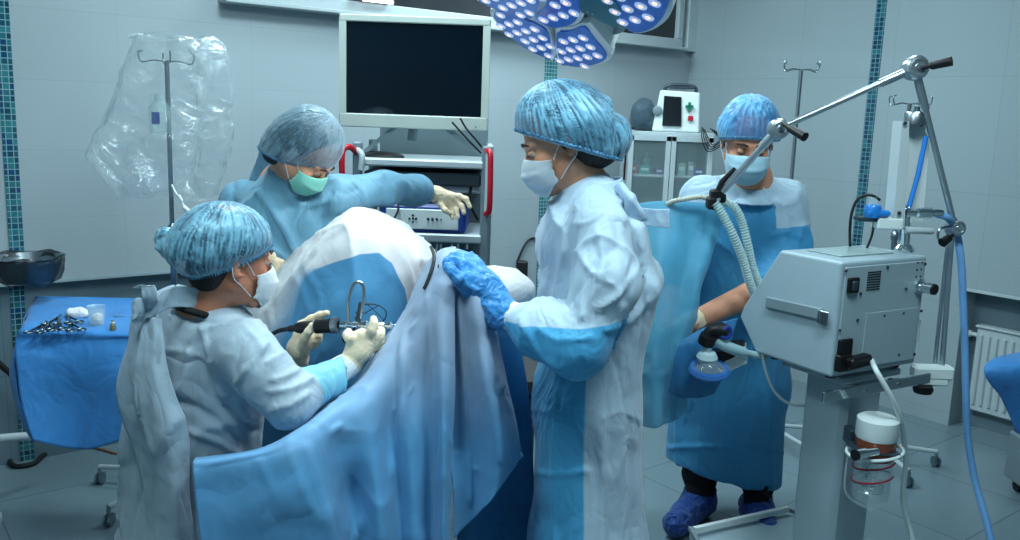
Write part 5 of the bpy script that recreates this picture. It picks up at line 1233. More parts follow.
# ---- basin on a stand at the left edge
def basin():
    c = P(28, 264, 3.1); root = empty('kick_basin_stand', (c.x, c.y, 0), 0, 'round metal basin lined with a black bag, cut by the left picture edge', 'waste basin')
    zr = P(28, 256, 3.1).z; r = S(33, 3.1)
    mb = MB(); mb.lathe((0, 0, zr), [(0, -.09), (r * .7, -.09), (r * .85, -.06), (r, -.005), (r + .008, 0), (r - .006, -.003), (r * .80, -.06), (0, -.08)], n=40); mb.build('bowl', 'steel', root)
    M['bin_bag'] = mat('black_bin_bag', '#1b2427', .25, spec=.6, bump=1.0, bscale=18, alpha=.62)
    V = []; n = 60; prof = [(r * .90, -.02), (r * .98, .002), (r * 1.02, .003), (r * 1.03, -.02), (r * .99, -.055), (r * .88, -.085), (r * .6, -.10)]
    for k, (rr_, h) in enumerate(prof):
        for i in range(n):
            a = 2 * math.pi * i / n; f = 1 + (.035 * math.sin(a * 13 + k) + .025 * math.sin(a * 7 + 2)) * (k > 1); V.append((rr_ * f * math.cos(a), rr_ * f * math.sin(a), zr + h + .006 * math.sin(5 * a + 1)))
    Fc = [[j * n + i, j * n + (i + 1) % n, (j + 1) * n + (i + 1) % n, (j + 1) * n + i] for j in range(len(prof) - 1) for i in range(n)]
    o = link('bin_liner', V, Fc, 'bin_bag', root, smooth=True)
    px_ = P(-45, 264, 3.1).x - c.x
    mb = MB(); mb.tube([(px_, 0, zr - .03), (px_, 0, .1)], .012, 10); mb.tube([(px_, 0, zr - .04), (-r, 0, zr - .01)], .008, 8); mb.build('pole', 'white_metal', root)
    mb = MB(); e0, e1 = P(-40, 442, 3.1) - Vector((c.x, c.y, 0)), P(52, 434, 3.42) - Vector((c.x, c.y, 0)); mb.tube([e0, e1], .018, 10); mb.tube([(px_, 0, .1), e0.lerp(e1, .3)], .018, 10); mb.build('base', 'white_metal', root)
    mb = MB(); mb.lathe((px_, 0, 0), [(0, 0), (.09, 0), (.09, .02), (.03, .05), (.012, .12)]); mb.build('foot_plate', 'white_metal', root)
basin()
# ---- instrument table with cloth and instruments
def itable():
    zt = P(90, 330, 2.78).z; Yn, Yf = 2.76, 3.18
    xl0 = P(18, 330, Yn).x; xl1 = P(42, 303, Yf).x; xr = P(196, 330, 2.9).x
    ct = Vector(((xl0 + xr) / 2, 3.0, 0)); root = empty('instrument_table', ct, 0, 'wheeled instrument table under a blue cloth at the left', 'instrument table')
    mb = MB(); mb.box(((xl0 + xr) / 2 + .02, (Yn + Yf) / 2, zt - .02), (xr - xl0 - .06, Yf - Yn - .03, .025), .005); wbuild(mb, 'tabletop', 'steel', root)
    cxp = P(172, 400, 3.05).x
    mb = MB(); mb.tube([(cxp, 3.05, zt - .03), (cxp, 3.05, .08)], .022, 12); wbuild(mb, 'column', 'white_metal', root)
    mb = MB(); mb.tube([(cxp, 2.85, .06), (cxp, 3.25, .06)], .018, 10); mb.tube([(cxp, 3.25, .06), (cxp + .25, 3.25, .06)], .018, 10); wbuild(mb, 'base', 'white_metal', root)
    t = .0035
    def row(y_, zs): return zs
    c = patch('table_cloth', [
        [Vector((xl1 - .02, Yf + .03, zt - .35)), Vector((xl1 + .3, Yf + .03, zt - .35)), Vector((xl1 + .6, Yf + .03, zt - .35)), Vector((xr + .02, Yf + .03, zt - .35))],
        [Vector((xl1 - .02, Yf + .01, zt - .02)), Vector((xl1 + .3, Yf + .01, zt - .01)), Vector((xl1 + .6, Yf + .01, zt - .01)), Vector((xr + .02, Yf + .01, zt - .02))],
        [Vector((xl1 - .02, Yf - .02, zt + t)), Vector((xl1 + .3, Yf - .02, zt + t)), Vector((xl1 + .6, Yf - .02, zt + t)), Vector((xr + .02, Yf - .02, zt + t))],
        [Vector((xl0 + .0, Yn + .03, zt + t)), Vector((xl0 + .3, Yn + .03, zt + t)), Vector((xl0 + .6, Yn + .03, zt + t)), Vector((xr + .02, Yn + .03, zt + t))],
        pr((16, 340, Yn - .01), (70, 342, Yn - .01), (130, 341, Yn - .01), (200, 342, Yn - .01)),
        pr((17, 365, Yn - .05), (70, 368, Yn - .03), (125, 368, Yn - .05), (200, 370, Yn - .03)),
        pr((22, 405, Yn - .08), (72, 405, Yn - .03), (125, 402, Yn - .07), (195, 400, Yn - .03)),
        pr((33, 440, Yn - .09), (75, 449, Yn - .05), (110, 444, Yn - .08), (190, 412, Yn - .05))],
        'drape_table', None, 12, 8, .007, (7, 7, 3), 51, .0015, fine=.002)
    tag(c, 'blue cloth covering the instrument table, hanging low in front', 'cloth')
    side = patch('side_fold', [
        [Vector((xl1 - .02, Yf - .02, zt + t)), Vector((xl0, Yn + .03, zt + t)), P(16, 340, Yn - .01)],
        [Vector((xl1 - .08, Yf - .0, zt - .15)), Vector((xl0 - .06, Yn + .05, zt - .15)), P(15, 365, Yn - .04)],
        [Vector((xl1 - .06, Yf + .0, zt - .3)), Vector((xl0 - .04, Yn + .05, zt - .3)), P(21, 405, Yn - .07)],
        [Vector((xl1 - .04, Yf + .0, zt - .4)), Vector((xl0 + .0, Yn + .06, zt - .40)), P(32, 438, Yn - .08)]], 'drape_table', c, 8, 8, .006, (8, 8, 3), 52, .0015)
    z = zt + .010
    def g(px, py): return PZ(px, py, z)
    # haemostatic clamps: ring handles to the lower left, jaws pointing up
    clamps = [((34, 332), (46, 322)), ((50, 331), (46, 321)), ((57, 331), (63, 316)), ((76, 330), (64, 315)), ((52, 325), (62, 314)), ((74, 324), (65, 314))]
    for k, (a, b) in enumerate(clamps):
        A, B = g(*a), g(*b); d = (B - A); L = .15; d = d.normalized(); n_ = Vector((-d.y, d.x, 0)); r = empty('surgical_clamp', A, 0, None, 'clamp', 'clamps on the blue table cloth')
        tag(r, ['steel surgical clamp lying leftmost on the blue table cloth', 'steel surgical clamp crossing the leftmost one, rings to the right', 'steel surgical clamp in the middle of the pile, rings low', 'steel surgical clamp with its rings rightmost in the front of the pile', 'steel surgical clamp at the back of the pile, rings to the left', 'steel surgical clamp at the back of the pile, rings to the right'][k])
        for s_ in (-1, 1):
            mb = MB(); cc = n_ * s_ * .016; dz = Vector((0, 0, .003 * (k % 3)))
            mb.tube([cc + dz + (d * math.cos(q) + n_ * math.sin(q)) * .013 for q in np.linspace(0, 2 * math.pi, 17)[:-1]], .0028, 6, closed=True); mb.tube([cc + d * .013 + dz, n_ * s_ * .004 + d * .075 + dz, n_ * s_ * -.002 + d * .14 + dz], [.0028, .0035, .0018], 6); mb.build('clamp_half', 'dark_steel', r)
        mb = MB(); mb.lathe(d * .085, [(.004, 0), (.004, .008), (0, .009)], n=10); mb.build('pivot', 'steel', r)
    gs = Sdf(); c0 = g(76, 316) + Vector((0, 0, .012)); gs.ell(c0, (.034, .025, .018), None, .01); gs.ell(c0 + Vector((.02, .005, -.004)), (.024, .02, .012), None, .01)
    o = sdf_obj(gs, 'gauze_swab', 'white_cloth', .004, None, disp=crumple(.003, .002, (30, 30, 30), (70, 70, 70))); tag(o, 'crumpled white gauze swab on the blue table cloth', 'gauze')
    cu = g(97, 323); r = empty('specimen_cup', (cu.x, cu.y, z - .006), 0, 'clear plastic cup holding a white gauze ball on the blue table cloth', 'cup')
    M['clear'] = mat('clear_plastic', '#cfe6ea', .08, alpha=.22, spec=.8)
    mb = MB(); R_ = S(8, 2.95); mb.lathe((0, 0, 0), [(0, .002), (R_ * .9, .002), (R_, .062), (R_ + .003, .064), (R_ * .96, .06), (R_ * .86, .006), (0, .006)]); mb.build('cup', 'clear', r)
    gs = Sdf(); gs.ell((0.004, -.002, .022), (.017, .016, .016), None, .01); o = sdf_obj(gs, 'gauze_ball', 'white_cloth', .003, None, disp=crumple(.002, .001, (60, 60, 60), (90, 90, 90))); o.location = (cu.x, cu.y, z - .004); tag(o, 'small white gauze ball inside the clear cup', 'gauze')
    q = g(113, 328); r = empty('glass_ampoule', (q.x, q.y, z - .007), 0, 'small brownish ampoule standing near the front edge of the blue table cloth', 'ampoule'); M['amber'] = mat('amber_glass', '#6d6a50', .2)
    mb = MB(); mb.lathe((0, 0, 0), [(0, 0), (.009, 0), (.010, .004), (.009, .018), (.004, .024), (.005, .032), (0, .034)]); mb.build('ampoule_body', 'amber', r)
    mb = MB(); mb.lathe((0, 0, .024), [(.0055, 0), (.0055, .004), (.004, .005)]); mb.build('band', 'white_plastic', r)
    a, b = g(114, 317), g(137, 318); mb = MB(); mb.tube([a, a.lerp(b, .3), b], [.0025, .004, .0045], 8); o = mb.build('scalpel', 'steel'); tag(o, 'thin dark instrument handle lying beside the cup on the blue table cloth', 'scalpel')
itable()
# floor cables left
mb = MB(); zf = .012
loop = [PZ(*q, zf) for q in ((20, 457), (12, 461), (13, 466), (26, 466), (42, 459), (50, 451), (38, 450), (24, 455))]
mb.tube(smooth_path([PZ(60, 447, zf), PZ(40, 449, zf), PZ(20, 455, zf), PZ(10, 461, zf), PZ(16, 466, zf), PZ(34, 463, zf), PZ(48, 452, zf), PZ(75, 440, zf), PZ(110, 438, zf), PZ(145, 439, zf), PZ(180, 440, zf)], 8), .011, 8)
o = mb.build('floor_cable', 'rubber'); tag(o, 'thick black cable looped on the floor below the instrument table', 'cable')
mb = MB(); mb.tube(smooth_path([PZ(86, 446, .006), PZ(104, 450, .006), PZ(119, 453, .006), PZ(130, 443, .006), PZ(150, 438, .006)], 8), .005, 6)
o = mb.build('floor_cable', mat('orange_cable', '#8a5a3c', .5)); tag(o, 'thin brown cable on the floor below the instrument table', 'cable')
mb = MB(); mb.tube(smooth_path(pr((-14, 352, 3.45), (4, 368, 3.4), (14, 378, 3.36), (24, 400, 3.35)), 6), .012, 8); o = mb.build('hanging_cable', 'rubber'); tag(o, 'black cable hanging behind the left end of the instrument table', 'cable')

# ---- endoscope in the surgeon's hands
def scope():
    Y = 2.215
    def pp(x, y, d=0): return P(x, y, Y + d)
    c0, c1 = pp(296, 327, .03), pp(336, 325.5, .0)
    r = empty('endoscope', c0, 0, 'black and chrome endoscope held in both gloved hands', 'endoscope')
    a, b = pp(296, 328, .02), pp(339, 325, -.01); d = (b - a).normalized(); L = (b - a).length
    mb = MB(); mb.lathe(a, [(0, 0), (.012, 0), (.016, L * .1), (.0165, L * .38), (.0145, L * .42), (.0145, L * .46), (.0185, L * .48), (.0185, L * .80), (.0205, L * .82), (.0205, L * .86)], d, 24); wbuild(mb, 'camera_head', 'black', r)
    mb = MB(); mb.lathe(a, [(.018, L * .455), (.0175, L * .47), (.0175, L * .48), (.015, L * .49)], d, 24); mb.lathe(a, [(.0175, L * .86), (.021, L * .86), (.022, L * .90), (.021, L * .99), (.012, L), (.012, L * .86)], d, 24); wbuild(mb, 'ring', 'steel', r)
    mb = MB(); mb.tube(smooth_path([pp(297, 328, .02), pp(288, 329, .035), pp(276, 332, .06), pp(262, 342, .12), pp(250, 360, .2)], 6), [.009] * 6 + [.006] * 19, 10); wbuild(mb, 'camera_cable', 'rubber', r)
    e = pp(393, 325.5, -.02); mb = MB(); dd = (e - b).normalized(); LL = (e - b).length
    mb.lathe(b, [(.005, 0), (.010, .003), (.010, LL * .14), (.007, LL * .16), (.007, LL * .24), (.0105, LL * .26), (.0105, LL * .34), (.006, LL * .36), (.006, LL * .40), (.012, LL * .42), (.013, LL * .52), (.007, LL * .56), (.0075, LL * .74), (.010, LL * .75), (.010, LL * .84), (.0065, LL * .86), (.0085, LL * .90), (.0095, LL * .96), (.004, LL)], dd, 20); wbuild(mb, 'scope_body', 'chrome', r)
    mb = MB(); mb.tube([e, pp(404, 326, 0), pp(424, 327, .04)], .0035, 10); wbuild(mb, 'sheath', 'chrome', r)
    mb = MB(); mb.tube(smooth_path([pp(348, 324), pp(348, 312), pp(349, 298), pp(352, 287), pp(357, 282.5), pp(362, 284), pp(364, 292), pp(363, 304), pp(360, 318)], 7), .0048, 10); wbuild(mb, 'suction_tube', 'steel', r)
    mb = MB(); mb.tube([pp(358, 325), pp(359, 314), pp(360, 302)], [.008, .006, .003], 10); mb.tube([pp(356, 313), pp(363, 312)], .004, 8); mb.lathe(pp(358, 318), [(0, -.004), (.008, -.004), (.008, .004), (0, .004)], (0, 1, .1), 12); wbuild(mb, 'valve', 'dark_metal', r)
    mb = MB(); mb.tube(smooth_path([pp(360, 306), pp(370, 304), pp(380, 306), pp(386, 312), pp(385, 319), pp(380, 323)], 6), .0018, 6); mb.tube(smooth_path([pp(364, 314), pp(372, 309), pp(378, 306)], 6), .0015, 6); mb.tube(smooth_path([pp(366, 303), pp(375, 311), pp(384, 320)], 6), .0012, 6); wbuild(mb, 'light_cable', 'rubber', r)
    mb = MB(); q = pp(348.5, 337.5, -.035); mb.tube([q + (Vector((1, 0, 0)) * math.cos(a_) + Vector((0, .3, 1)) * math.sin(a_)) * .014 for a_ in np.linspace(0, 2 * math.pi, 17)[:-1]], .0035, 8, closed=True); mb.tube([q + Vector((.01, 0, .01)), pp(354, 328, -.01)], .004, 8); wbuild(mb, 'thumb_ring', 'black', r)
    mb = MB(); mb.tube(smooth_path([pp(383, 330, .02), pp(377, 348, .03), pp(369, 366, .05), pp(362, 376, .06)], 6), .0035, 6)
    wbuild(mb, 'irrigation_tube', 'rubber', r)
scope()

# ================================================================== RIGHT SIDE EQUIPMENT
# ---- ventilator on its cart
def ventilator():
    A = P(830, 378, 2.5); ang = rad(30); ex = Vector((math.cos(ang), math.sin(ang), 0)); ey = Vector((-math.sin(ang), math.cos(ang), 0))
    zb = P(827, 378, 2.5).z; zt = P(834, 262, 2.5).z; H_ = zt - zb; Wd = .39
    root = empty('ventilator', (A.x, A.y, zb), ang, 'pale grey ventilator box with slanted front on a cart at right', 'ventilator')
    prof = [(0, 0), (.30, 0.0), (.385, .10), (.37, .14), (.235, H_), (0, H_)]
    M['vent'] = mat('ventilator_paint', '#98adb6', .32, spec=.5, var=.04)
    mb = MB(); mb.prism([(0, y, z) for y, z in prof], (0, 0, 0), (Wd, 0, 0)); o = mb.build('case', 'vent', root)
    bv = o.modifiers.new('edge', 'BEVEL'); bv.width = .010; bv.segments = 3; bv.limit_method = 'ANGLE'
    # rear panel (faces the camera's right) with its screws, grille, switch, sockets
    mb = MB(); mb.box((Wd / 2, -.003, H_ / 2), (Wd - .03, .006, H_ - .03), .002); pn = mb.build('rear_panel', 'vent', root)
    mb = MB(); mb.box((Wd * .62, -.0075, H_ * .30), (Wd * .62, .003, H_ * .48), .001); mb.build('service_cover', 'vent', root)
    for x, z in ((.03, .93), (.5, .93), (.95, .93), (.97, .5), (.03, .42), (.22, .72), (.22, .49), (.52, .5), (.75, .50), (.75, .72), (.22, .10), (.95, .10), (.75, .12)):
        mb = MB(); mb.lathe((x * Wd, -.006, z * H_), [(.0045, 0), (.0045, .004), (0, .005)], (0, -1, 0), 10); mb.build('screw', 'dark_metal', pn)
    mb = MB(); mb.box((Wd * .12, -.010, H_ * .80), (.045, .012, .045), .003); sw = mb.build('power_switch', 'black', root); mb = MB(); mb.box((Wd * .115, -.017, H_ * .80), (.022, .01, .028), .003); mb.build('rocker', 'dark_metal', sw)
    mb = MB()
    for i in range(8):
        for j in range(8): mb.box((Wd * .29 + i * .0075, -.0068, H_ * .745 + j * .0075), (.004, .003, .004))
    mb.build('vent_grille', 'black', root)
    mb = MB()
    for i, j in ((0, 0), (1, 0), (0, 1), (1, 1), (0, 2), (1, 2)): mb.lathe((Wd * .86 + i * .02, -.006, H_ * .82 + j * .022), [(.003, 0), (.003, .002), (0, .002)], (0, -1, 0), 8)
    mb.build('pinholes', 'black', root)
    mb = MB(); mb.lathe((Wd * .91, -.006, H_ * .73), [(.024, 0), (.024, .008), (.016, .01), (.016, .035), (.018, .037), (.018, .05), (0, .05)], (0, -1, 0), 20); ga = mb.build('gas_inlet', 'chrome', root)
    mb = MB(); mb.lathe((Wd * .91, -.050, H_ * .73), [(.0165, 0), (.0165, .012), (0, .012)], (0, -1, 0), 18); mb.build('rubber_seal', 'black', ga)
    mb = MB(); mb.box((Wd * .10, -.010, H_ * .265), (.055, .012, .05), .002); mb.build('mains_socket', 'black', root)
    mb = MB(); mb.box((Wd * .085, -.014, H_ * .135), (.055, .02, .05), .003); mb.build('mains_socket', 'black', root)
    mb = MB(); mb.box((Wd * .20, -.03, H_ * .145), (.09, .035, .034), .006, Matrix.Rotation(rad(-4), 3, 'Y')); mb.tube([(Wd * .28, -.03, H_ * .145), (Wd * .36, -.032, H_ * .14)], [.014, .008], 10); mb.build('mains_plug', 'black', root)
    mb = MB(); mb.box((Wd + .008, .03, H_ * .30), (.016, .05, H_ * .22), .004); mb.build('side_handle', 'white_plastic', root)
    # grey strip handle on the left flank
    mb = MB(); mb.box((-.007, .155, H_ * .52), (.014, .22, .035), .003, Matrix.Rotation(rad(-2), 3, 'X')); st = mb.build('strip_handle', 'grey_metal', root); mb = MB(); mb.box((-.016, .03, H_ * .508), (.006, .028, .042), .002); mb.box((-.016, .05, H_ * .51), (.006, .004, .04), .001); mb.build('clamp', 'steel', st)
    mb = MB(); mb.box((Wd * .5, .13, H_ + .003), (Wd * .62, .13, .004), .001); mb.build('top_tray', mat('frosted_cover', '#9fb6b6', .15), root)
    for x, y in ((.05, .04), (Wd - .05, .04), (.05, .26), (Wd - .05, .26)):
        mb = MB(); mb.lathe((x, y, -.014), [(.016, 0), (.018, .015), (0, .015)], n=14); mb.build('foot', 'black', root)
    wm = parent_world(root); L = lambda x, y, z: wm @ Vector((x, y, z))
    # cart: column, rail, base
    cr_ = empty('ventilator_cart', (A.x, A.y, 0), ang, 'pale grey pedestal cart with chrome accessory rail under the ventilator', 'cart')
    zc = zb - .016
    mb = MB(); mb.box((Wd * .56, .14, zc - .012), (Wd * .7, .24, .022), .004); mb.build('top_plate', 'vent', cr_)
    mb = MB(); mb.box((Wd * .58, .13, (zc - .02) / 2 + .05), (.18, .17, zc - .12), .02); mb.build('column', 'vent', cr_)
    mb = MB(); mb.box((Wd * .5, -.022, zc - .030), (Wd + .10, .010, .034), .003); ra = mb.build('accessory_rail', 'chrome', cr_)
    for x in (Wd * .33, Wd * .72):
        mb = MB(); mb.lathe((x, -.027, zc - .030), [(.006, 0), (.006, .003), (0, .004)], (0, -1, 0), 12); mb.build('bolt', 'steel', ra)
        mb = MB(); mb.box((x, -.008, zc - .030), (.02, .03, .02), .002); mb.build('bracket', 'steel', ra)
    mb = MB(); mb.box((Wd * .3, .13, .085), (.62, .62, .05), .01); mb.build('base', 'vent', cr_)
    for k in range(4):
        x, y = Wd * .3 + (.27 if k % 2 else -.27), .13 + (.27 if k > 1 else -.27)
        mb = MB(); mb.lathe((x - .012, y, .032), [(0, 0), (.032, 0), (.032, .024), (0, .024)], (1, 0, 0), 16); mb.tube([(x, y, .05), (x, y, .065)], .012, 8); mb.build('caster', 'rubber', cr_)
    # white tray edge at the back left of the base, seen between the column and the standing woman
    t0, t1, t2, t3 = PZ(690, 528, .12), PZ(788, 509, .12), PZ(822, 524, .12), PZ(706, 556, .12)
    mb = MB(); mb.prism([t0, t1, t2, t3], (0, 0, -.04), (0, 0, -.02)); wbuild(mb, 'foot_tray', 'vent', cr_)
    mb = MB(); mb.tube([PZ(694, 530, .125), PZ(788, 509, .125)], .014, 4); wbuild(mb, 'tray_lip', 'white_plastic', cr_)
    for ta_, tb_ in ((t1, t2), (t0, t3)):
        mb = MB(); mb.tube([ta_, tb_], .010, 4); wbuild(mb, 'tray_edge', 'grey_metal', cr_)
    # arm clamp at the rail's right end and the jointed arm
    q = P(931, 375, 2.75)
    arm = empty('hose_support_arm', (q.x, q.y, q.z), 0, 'long jointed chrome arm rising from the cart rail, reaching over to the hoses', 'support arm')
    J = [P(944, 372, 2.78), P(950, 290, 2.78), P(955, 228, 2.78), P(915, 68, 2.72), P(778, 129, 2.78), P(715, 200, 2.86)]
    mb = MB(); mb.box(P(932, 372, 2.77), (.13, .05, .045), .008); mb.box(P(931, 380, 2.77), (.10, .045, .03), .006); wbuild(mb, 'clamp', 'white_plastic', arm)
    mb = MB(); mb.lathe(P(923, 389, 2.75), [(0, -.012), (.028, -.012), (.032, 0), (.028, .012), (0, .012)], (0, 0, 1), 20); wbuild(mb, 'clamp_knob', 'black', arm)
    mb = MB(); mb.tube([J[0] + Vector((-.008, 0, 0)), J[2] + Vector((-.008, 0, 0))], .0085, 12); mb.tube([P(934, 372, 2.80), P(949, 232, 2.80)], .0065, 12); wbuild(mb, 'lower_rod', 'arm_metal', arm)
    def rod(a, b, r0=.0098):
        mb = MB(); mb.tube([a, b], r0, 14); d = (b - a); mb.tube([a + d * .02, a + d * .25], r0 * 1.35, 14); mb.tube([a + d * .93, b], r0 * 1.3, 14); return mb
    wbuild(rod(J[3], J[2]), 'middle_rod', 'arm_metal', arm); wbuild(rod(J[3], J[4]), 'upper_rod', 'arm_metal', arm); wbuild(rod(J[4], J[5], .011), 'end_rod', 'arm_metal', arm)
    for k, (c, r_) in enumerate(((J[3], .036), (J[2], .026), (J[4], .032))):
        ax = Vector((0, -1, .1)); mb = MB(); mb.lathe(c, [(0, -.026), (r_ * .8, -.026), (r_, -.018), (r_, .018), (r_ * .85, .026), (r_ * .6, .028), (r_ * .55, .024), (r_ * .3, .024), (r_ * .25, .03), (0, .03)], ax, 26); jn = wbuild(mb, 'joint', 'arm_metal', arm)
    for a, b in ((P(921, 68, 2.69), P(952, 61, 2.64)), (P(783, 124, 2.74), P(805, 137, 2.66)), (P(953, 235, 2.74), P(942, 243, 2.72))):
        mb = MB(); d = b - a; mb.tube([a, a + d * .25, a + d * .35, b], [.006, .006, .0125, .0145], 12); wbuild(mb, 'lever_handle', 'black', arm)
    mb = MB(); mb.tube(smooth_path(pr((952, 226, 2.76), (940, 229, 2.74), (938, 238, 2.74), (944, 242, 2.74)), 5), .004, 6); wbuild(mb, 'retaining_wire', 'steel', arm)
    # swivel head: black clamps holding the hoses
    mb = MB(); mb.tube([J[5], P(711, 203, 2.86)], .011, 10); mb.tube(pr((735, 168, 2.84), (722, 182, 2.85), (717, 192, 2.85)), [.006, .010, .008], 8); mb.box(P(717, 194, 2.86), (.045, .04, .03), .006); mb.box(P(711, 203, 2.86), (.028, .05, .04), .006); mb.box(P(722, 198, 2.87), (.02, .04, .03), .005); wbuild(mb, 'hose_clamp', 'black', arm)
    # corrugated hoses
    M['hose'] = mat('translucent_corrugated_hose', '#bcd8d8', .3, alpha=.82)
    def corr(pts, r, name, label, mt='hose', lam=.0095):
        pth = smooth_path(pts, 14); Ls = [0]
        for i in range(1, len(pth)): Ls.append(Ls[-1] + (pth[i] - pth[i - 1]).length)
        n = int(Ls[-1] / lam * 4); q = []
        for k in range(n):
            s = Ls[-1] * k / (n - 1); i = max(1, next((j for j, v in enumerate(Ls) if v >= s), len(Ls) - 1)); f = (s - Ls[i - 1]) / max(Ls[i] - Ls[i - 1], 1e-9); q.append(pth[i - 1].lerp(pth[i], f))
        mb = MB(); mb.tube(q, [r * (1.0 if k % 4 in (0, 1) else .80) for k in range(n)], 14); o = mb.build(name, mt); return tag(o, label, 'breathing hose', 'corrugated breathing hoses')
    corr(pr((715, 203, 2.84), (724, 217, 2.84), (734, 237, 2.84), (743, 260, 2.86), (749, 280, 2.88), (756, 300, 2.92)), .0150, 'breathing_hose', 'left of the two corrugated hoses hanging from the black clamp')
    corr(pr((722, 201, 2.88), (734, 207, 2.89), (742, 222, 2.90), (748, 245, 2.90), (753, 268, 2.92), (764, 296, 2.96)), .0145, 'breathing_hose', 'right of the two corrugated hoses hanging from the black clamp')
    corr(pr((712, 199, 2.90), (700, 197, 2.90), (685, 199, 2.90), (672, 202, 2.93), (662, 208, 2.98)), .009, 'breathing_hose', 'pale hose running left from the black clamp along the top of the blue sheet', mat('beige_hose', '#b9bfb0', .4), .012)
    # mains cable, oxygen hose
    s = L(Wd * .35, -.032, H_ * .14)
    mb = MB(); mb.tube(smooth_path([s, P(876, 370, 2.46), P(890, 395, 2.45), P(901, 420, 2.48), P(904, 440, 2.52), P(906, 460, 2.55), P(903, 500, 2.6), P(910, 530, 2.62), P(918, 560, 2.6)], 8), .0078, 10); o = mb.build('mains_cable', 'white_plastic'); tag(o, 'white mains cable trailing from the ventilator plug past the jar', 'cable')
    M['hose_blue'] = mat('pale_blue_hose', '#6fa4d8', .35)
    mb = MB(); mb.tube(smooth_path(pr((936, 214, 2.74), (948, 218, 2.74), (956, 231, 2.80), (961, 260, 2.78), (963, 300, 2.78), (965, 350, 2.78), (966, 400, 2.78), (968, 440, 2.80), (975, 480, 2.8), (986, 520, 2.75), (996, 560, 2.7)), 8), .0115, 12); o = mb.build('gas_hose', 'hose_blue'); tag(o, 'long pale blue gas hose falling to the floor at right', 'hose')
    mb = MB(); mb.tube(smooth_path(pr((762, 352, 2.75), (766, 372, 2.76), (775, 392, 2.78), (790, 404, 2.8), (812, 406, 2.82)), 6), .0045, 8); o = mb.build('sampling_tube', 'white_plastic'); tag(o, 'thin pale tube looping below the left corner of the ventilator', 'tube')
    # heated humidifier jar on the column
    jc = P(876, 440, 2.50); R_ = S(21, 2.5); zt_ = P(878, 420, 2.5).z
    j = empty('humidifier_jar', (jc.x, jc.y, zt_ - .22), 0, 'glass jar with grey lid, brown base and red coils clamped to the cart column', 'humidifier')
    z_ = .22; k_ = S(1, 2.5)
    mb = MB(); mb.lathe((0, 0, z_), [(0, .012), (R_ * .8, .012), (R_, .004), (R_ * 1.02, -17 * k_), (R_ * .98, -19 * k_), (0, -19 * k_)], n=36); mb.build('lid', 'white_plastic', j)
    mb = MB(); mb.lathe((0, 0, z_ - 19 * k_), [(R_ * .97, 0), (R_ * .95, -20 * k_), (R_ * .9, -22 * k_)], n=36); mb.build('collar', mat('brown_liquid', '#7a3f28', .3), j)
    mb = MB(); mb.lathe((0, 0, z_ - 41 * k_), [(R_ * .92, 0), (R_ * .92, -44 * k_), (R_ * .7, -50 * k_), (0, -51 * k_), (0, -48 * k_), (R_ * .66, -47 * k_), (R_ * .86, -42 * k_), (R_ * .86, 0)], n=36); mb.build('glass', M['clear'], j)
    for k, (zz, n_) in enumerate(((-48, 'red'), (-63, 'red'))):
        mb = MB(); mb.tube([(R_ * .97 * math.cos(a), R_ * .97 * math.sin(a), z_ + (zz + 5 * math.sin(a + 2)) * k_) for a in np.linspace(.2, 2 * math.pi - .4, 40)], .0026, 6); mb.build('coil', mat('dark_red_wire', '#8e1c2c', .4), j)
    mb = MB(); mb.tube([(R_ * .55 * math.cos(a), R_ * .55 * math.sin(a), z_ - 68 * k_ - a * .0012) for a in np.linspace(0, 2 * math.pi * 4.5, 120)], .0034, 6); mb.tube([(.01, -.01, z_ - 25 * k_), (.01, -.01, z_ - 68 * k_)], .004, 8); mb.tube([(-.012, -.01, z_ - 25 * k_), (-.012, -.01, z_ - 68 * k_)], .004, 8); mb.build('steel_coil', 'chrome', j)
    mb = MB(); mb.tube([(R_ * 1.32 * math.cos(a), R_ * 1.25 * math.sin(a), z_ - 34 * k_ + .012 * math.cos(a)) for a in np.linspace(0, 2 * math.pi, 41)[:-1]], .005, 8, closed=True); mb.build('holder_ring', 'white_plastic', j)
    mb = MB(); mb.tube([(-.02, -R_ * 1.05, z_ - 26 * k_), (-.07, -R_ * 1.2, z_ - 28 * k_)], .012, 12); mb.tube([(-.055, -R_ * 1.1, z_ - 28 * k_), (-.085, -R_ * 1.25, z_ - 29 * k_)], .016, 12); cl = mb.build('clamp_screw', 'chrome', j); mb = MB(); mb.lathe((-.085, -R_ * 1.25, z_ - 29 * k_), [(.0165, 0), (.0165, .008), (0, .008)], (-1, -.4, 0), 14); mb.build('screw_cap', 'black', cl)
    mb = MB(); mb.box((-.01, R_ * .0 - .0, z_ - 30 * k_), (R_ * 2.05, R_ * 2.02, .006), .001); mb.box((-.05, R_ + .005, z_ - 26 * k_), (.03, .05, .05), .004); mb.build('bracket', 'dark_metal', j)
    mb = MB(); mb.tube(smooth_path([(-R_ * 1.3, 0, z_ - 36 * k_), (-R_ * 1.35, 0, z_ - 60 * k_), (-R_ * 1.25, 0, z_ - 80 * k_), (-R_ * .8, -.01, z_ - 90 * k_), (0, -R_ * .5, z_ - 96 * k_)], 6), .0035, 8); mb.build('wire_guard', M['clear'], j)
    # flow meter assembly standing on the ventilator
    fb = PZ(904, 251, zb + H_ + .001); fm = empty('flowmeter_post', fb, 0, 'tall white flow meter block on a chrome post behind the ventilator', 'flow meter')
    Yq = fb.y
    mb = MB(); mb.tube([fb, P(906, 205, Yq)], .017, 16); mb.lathe(fb, [(.03, 0), (.03, .01), (.02, .02)]); wbuild(mb, 'post', 'chrome', fm)
    a, b = P(888, 215, Yq), P(895, 112, Yq)
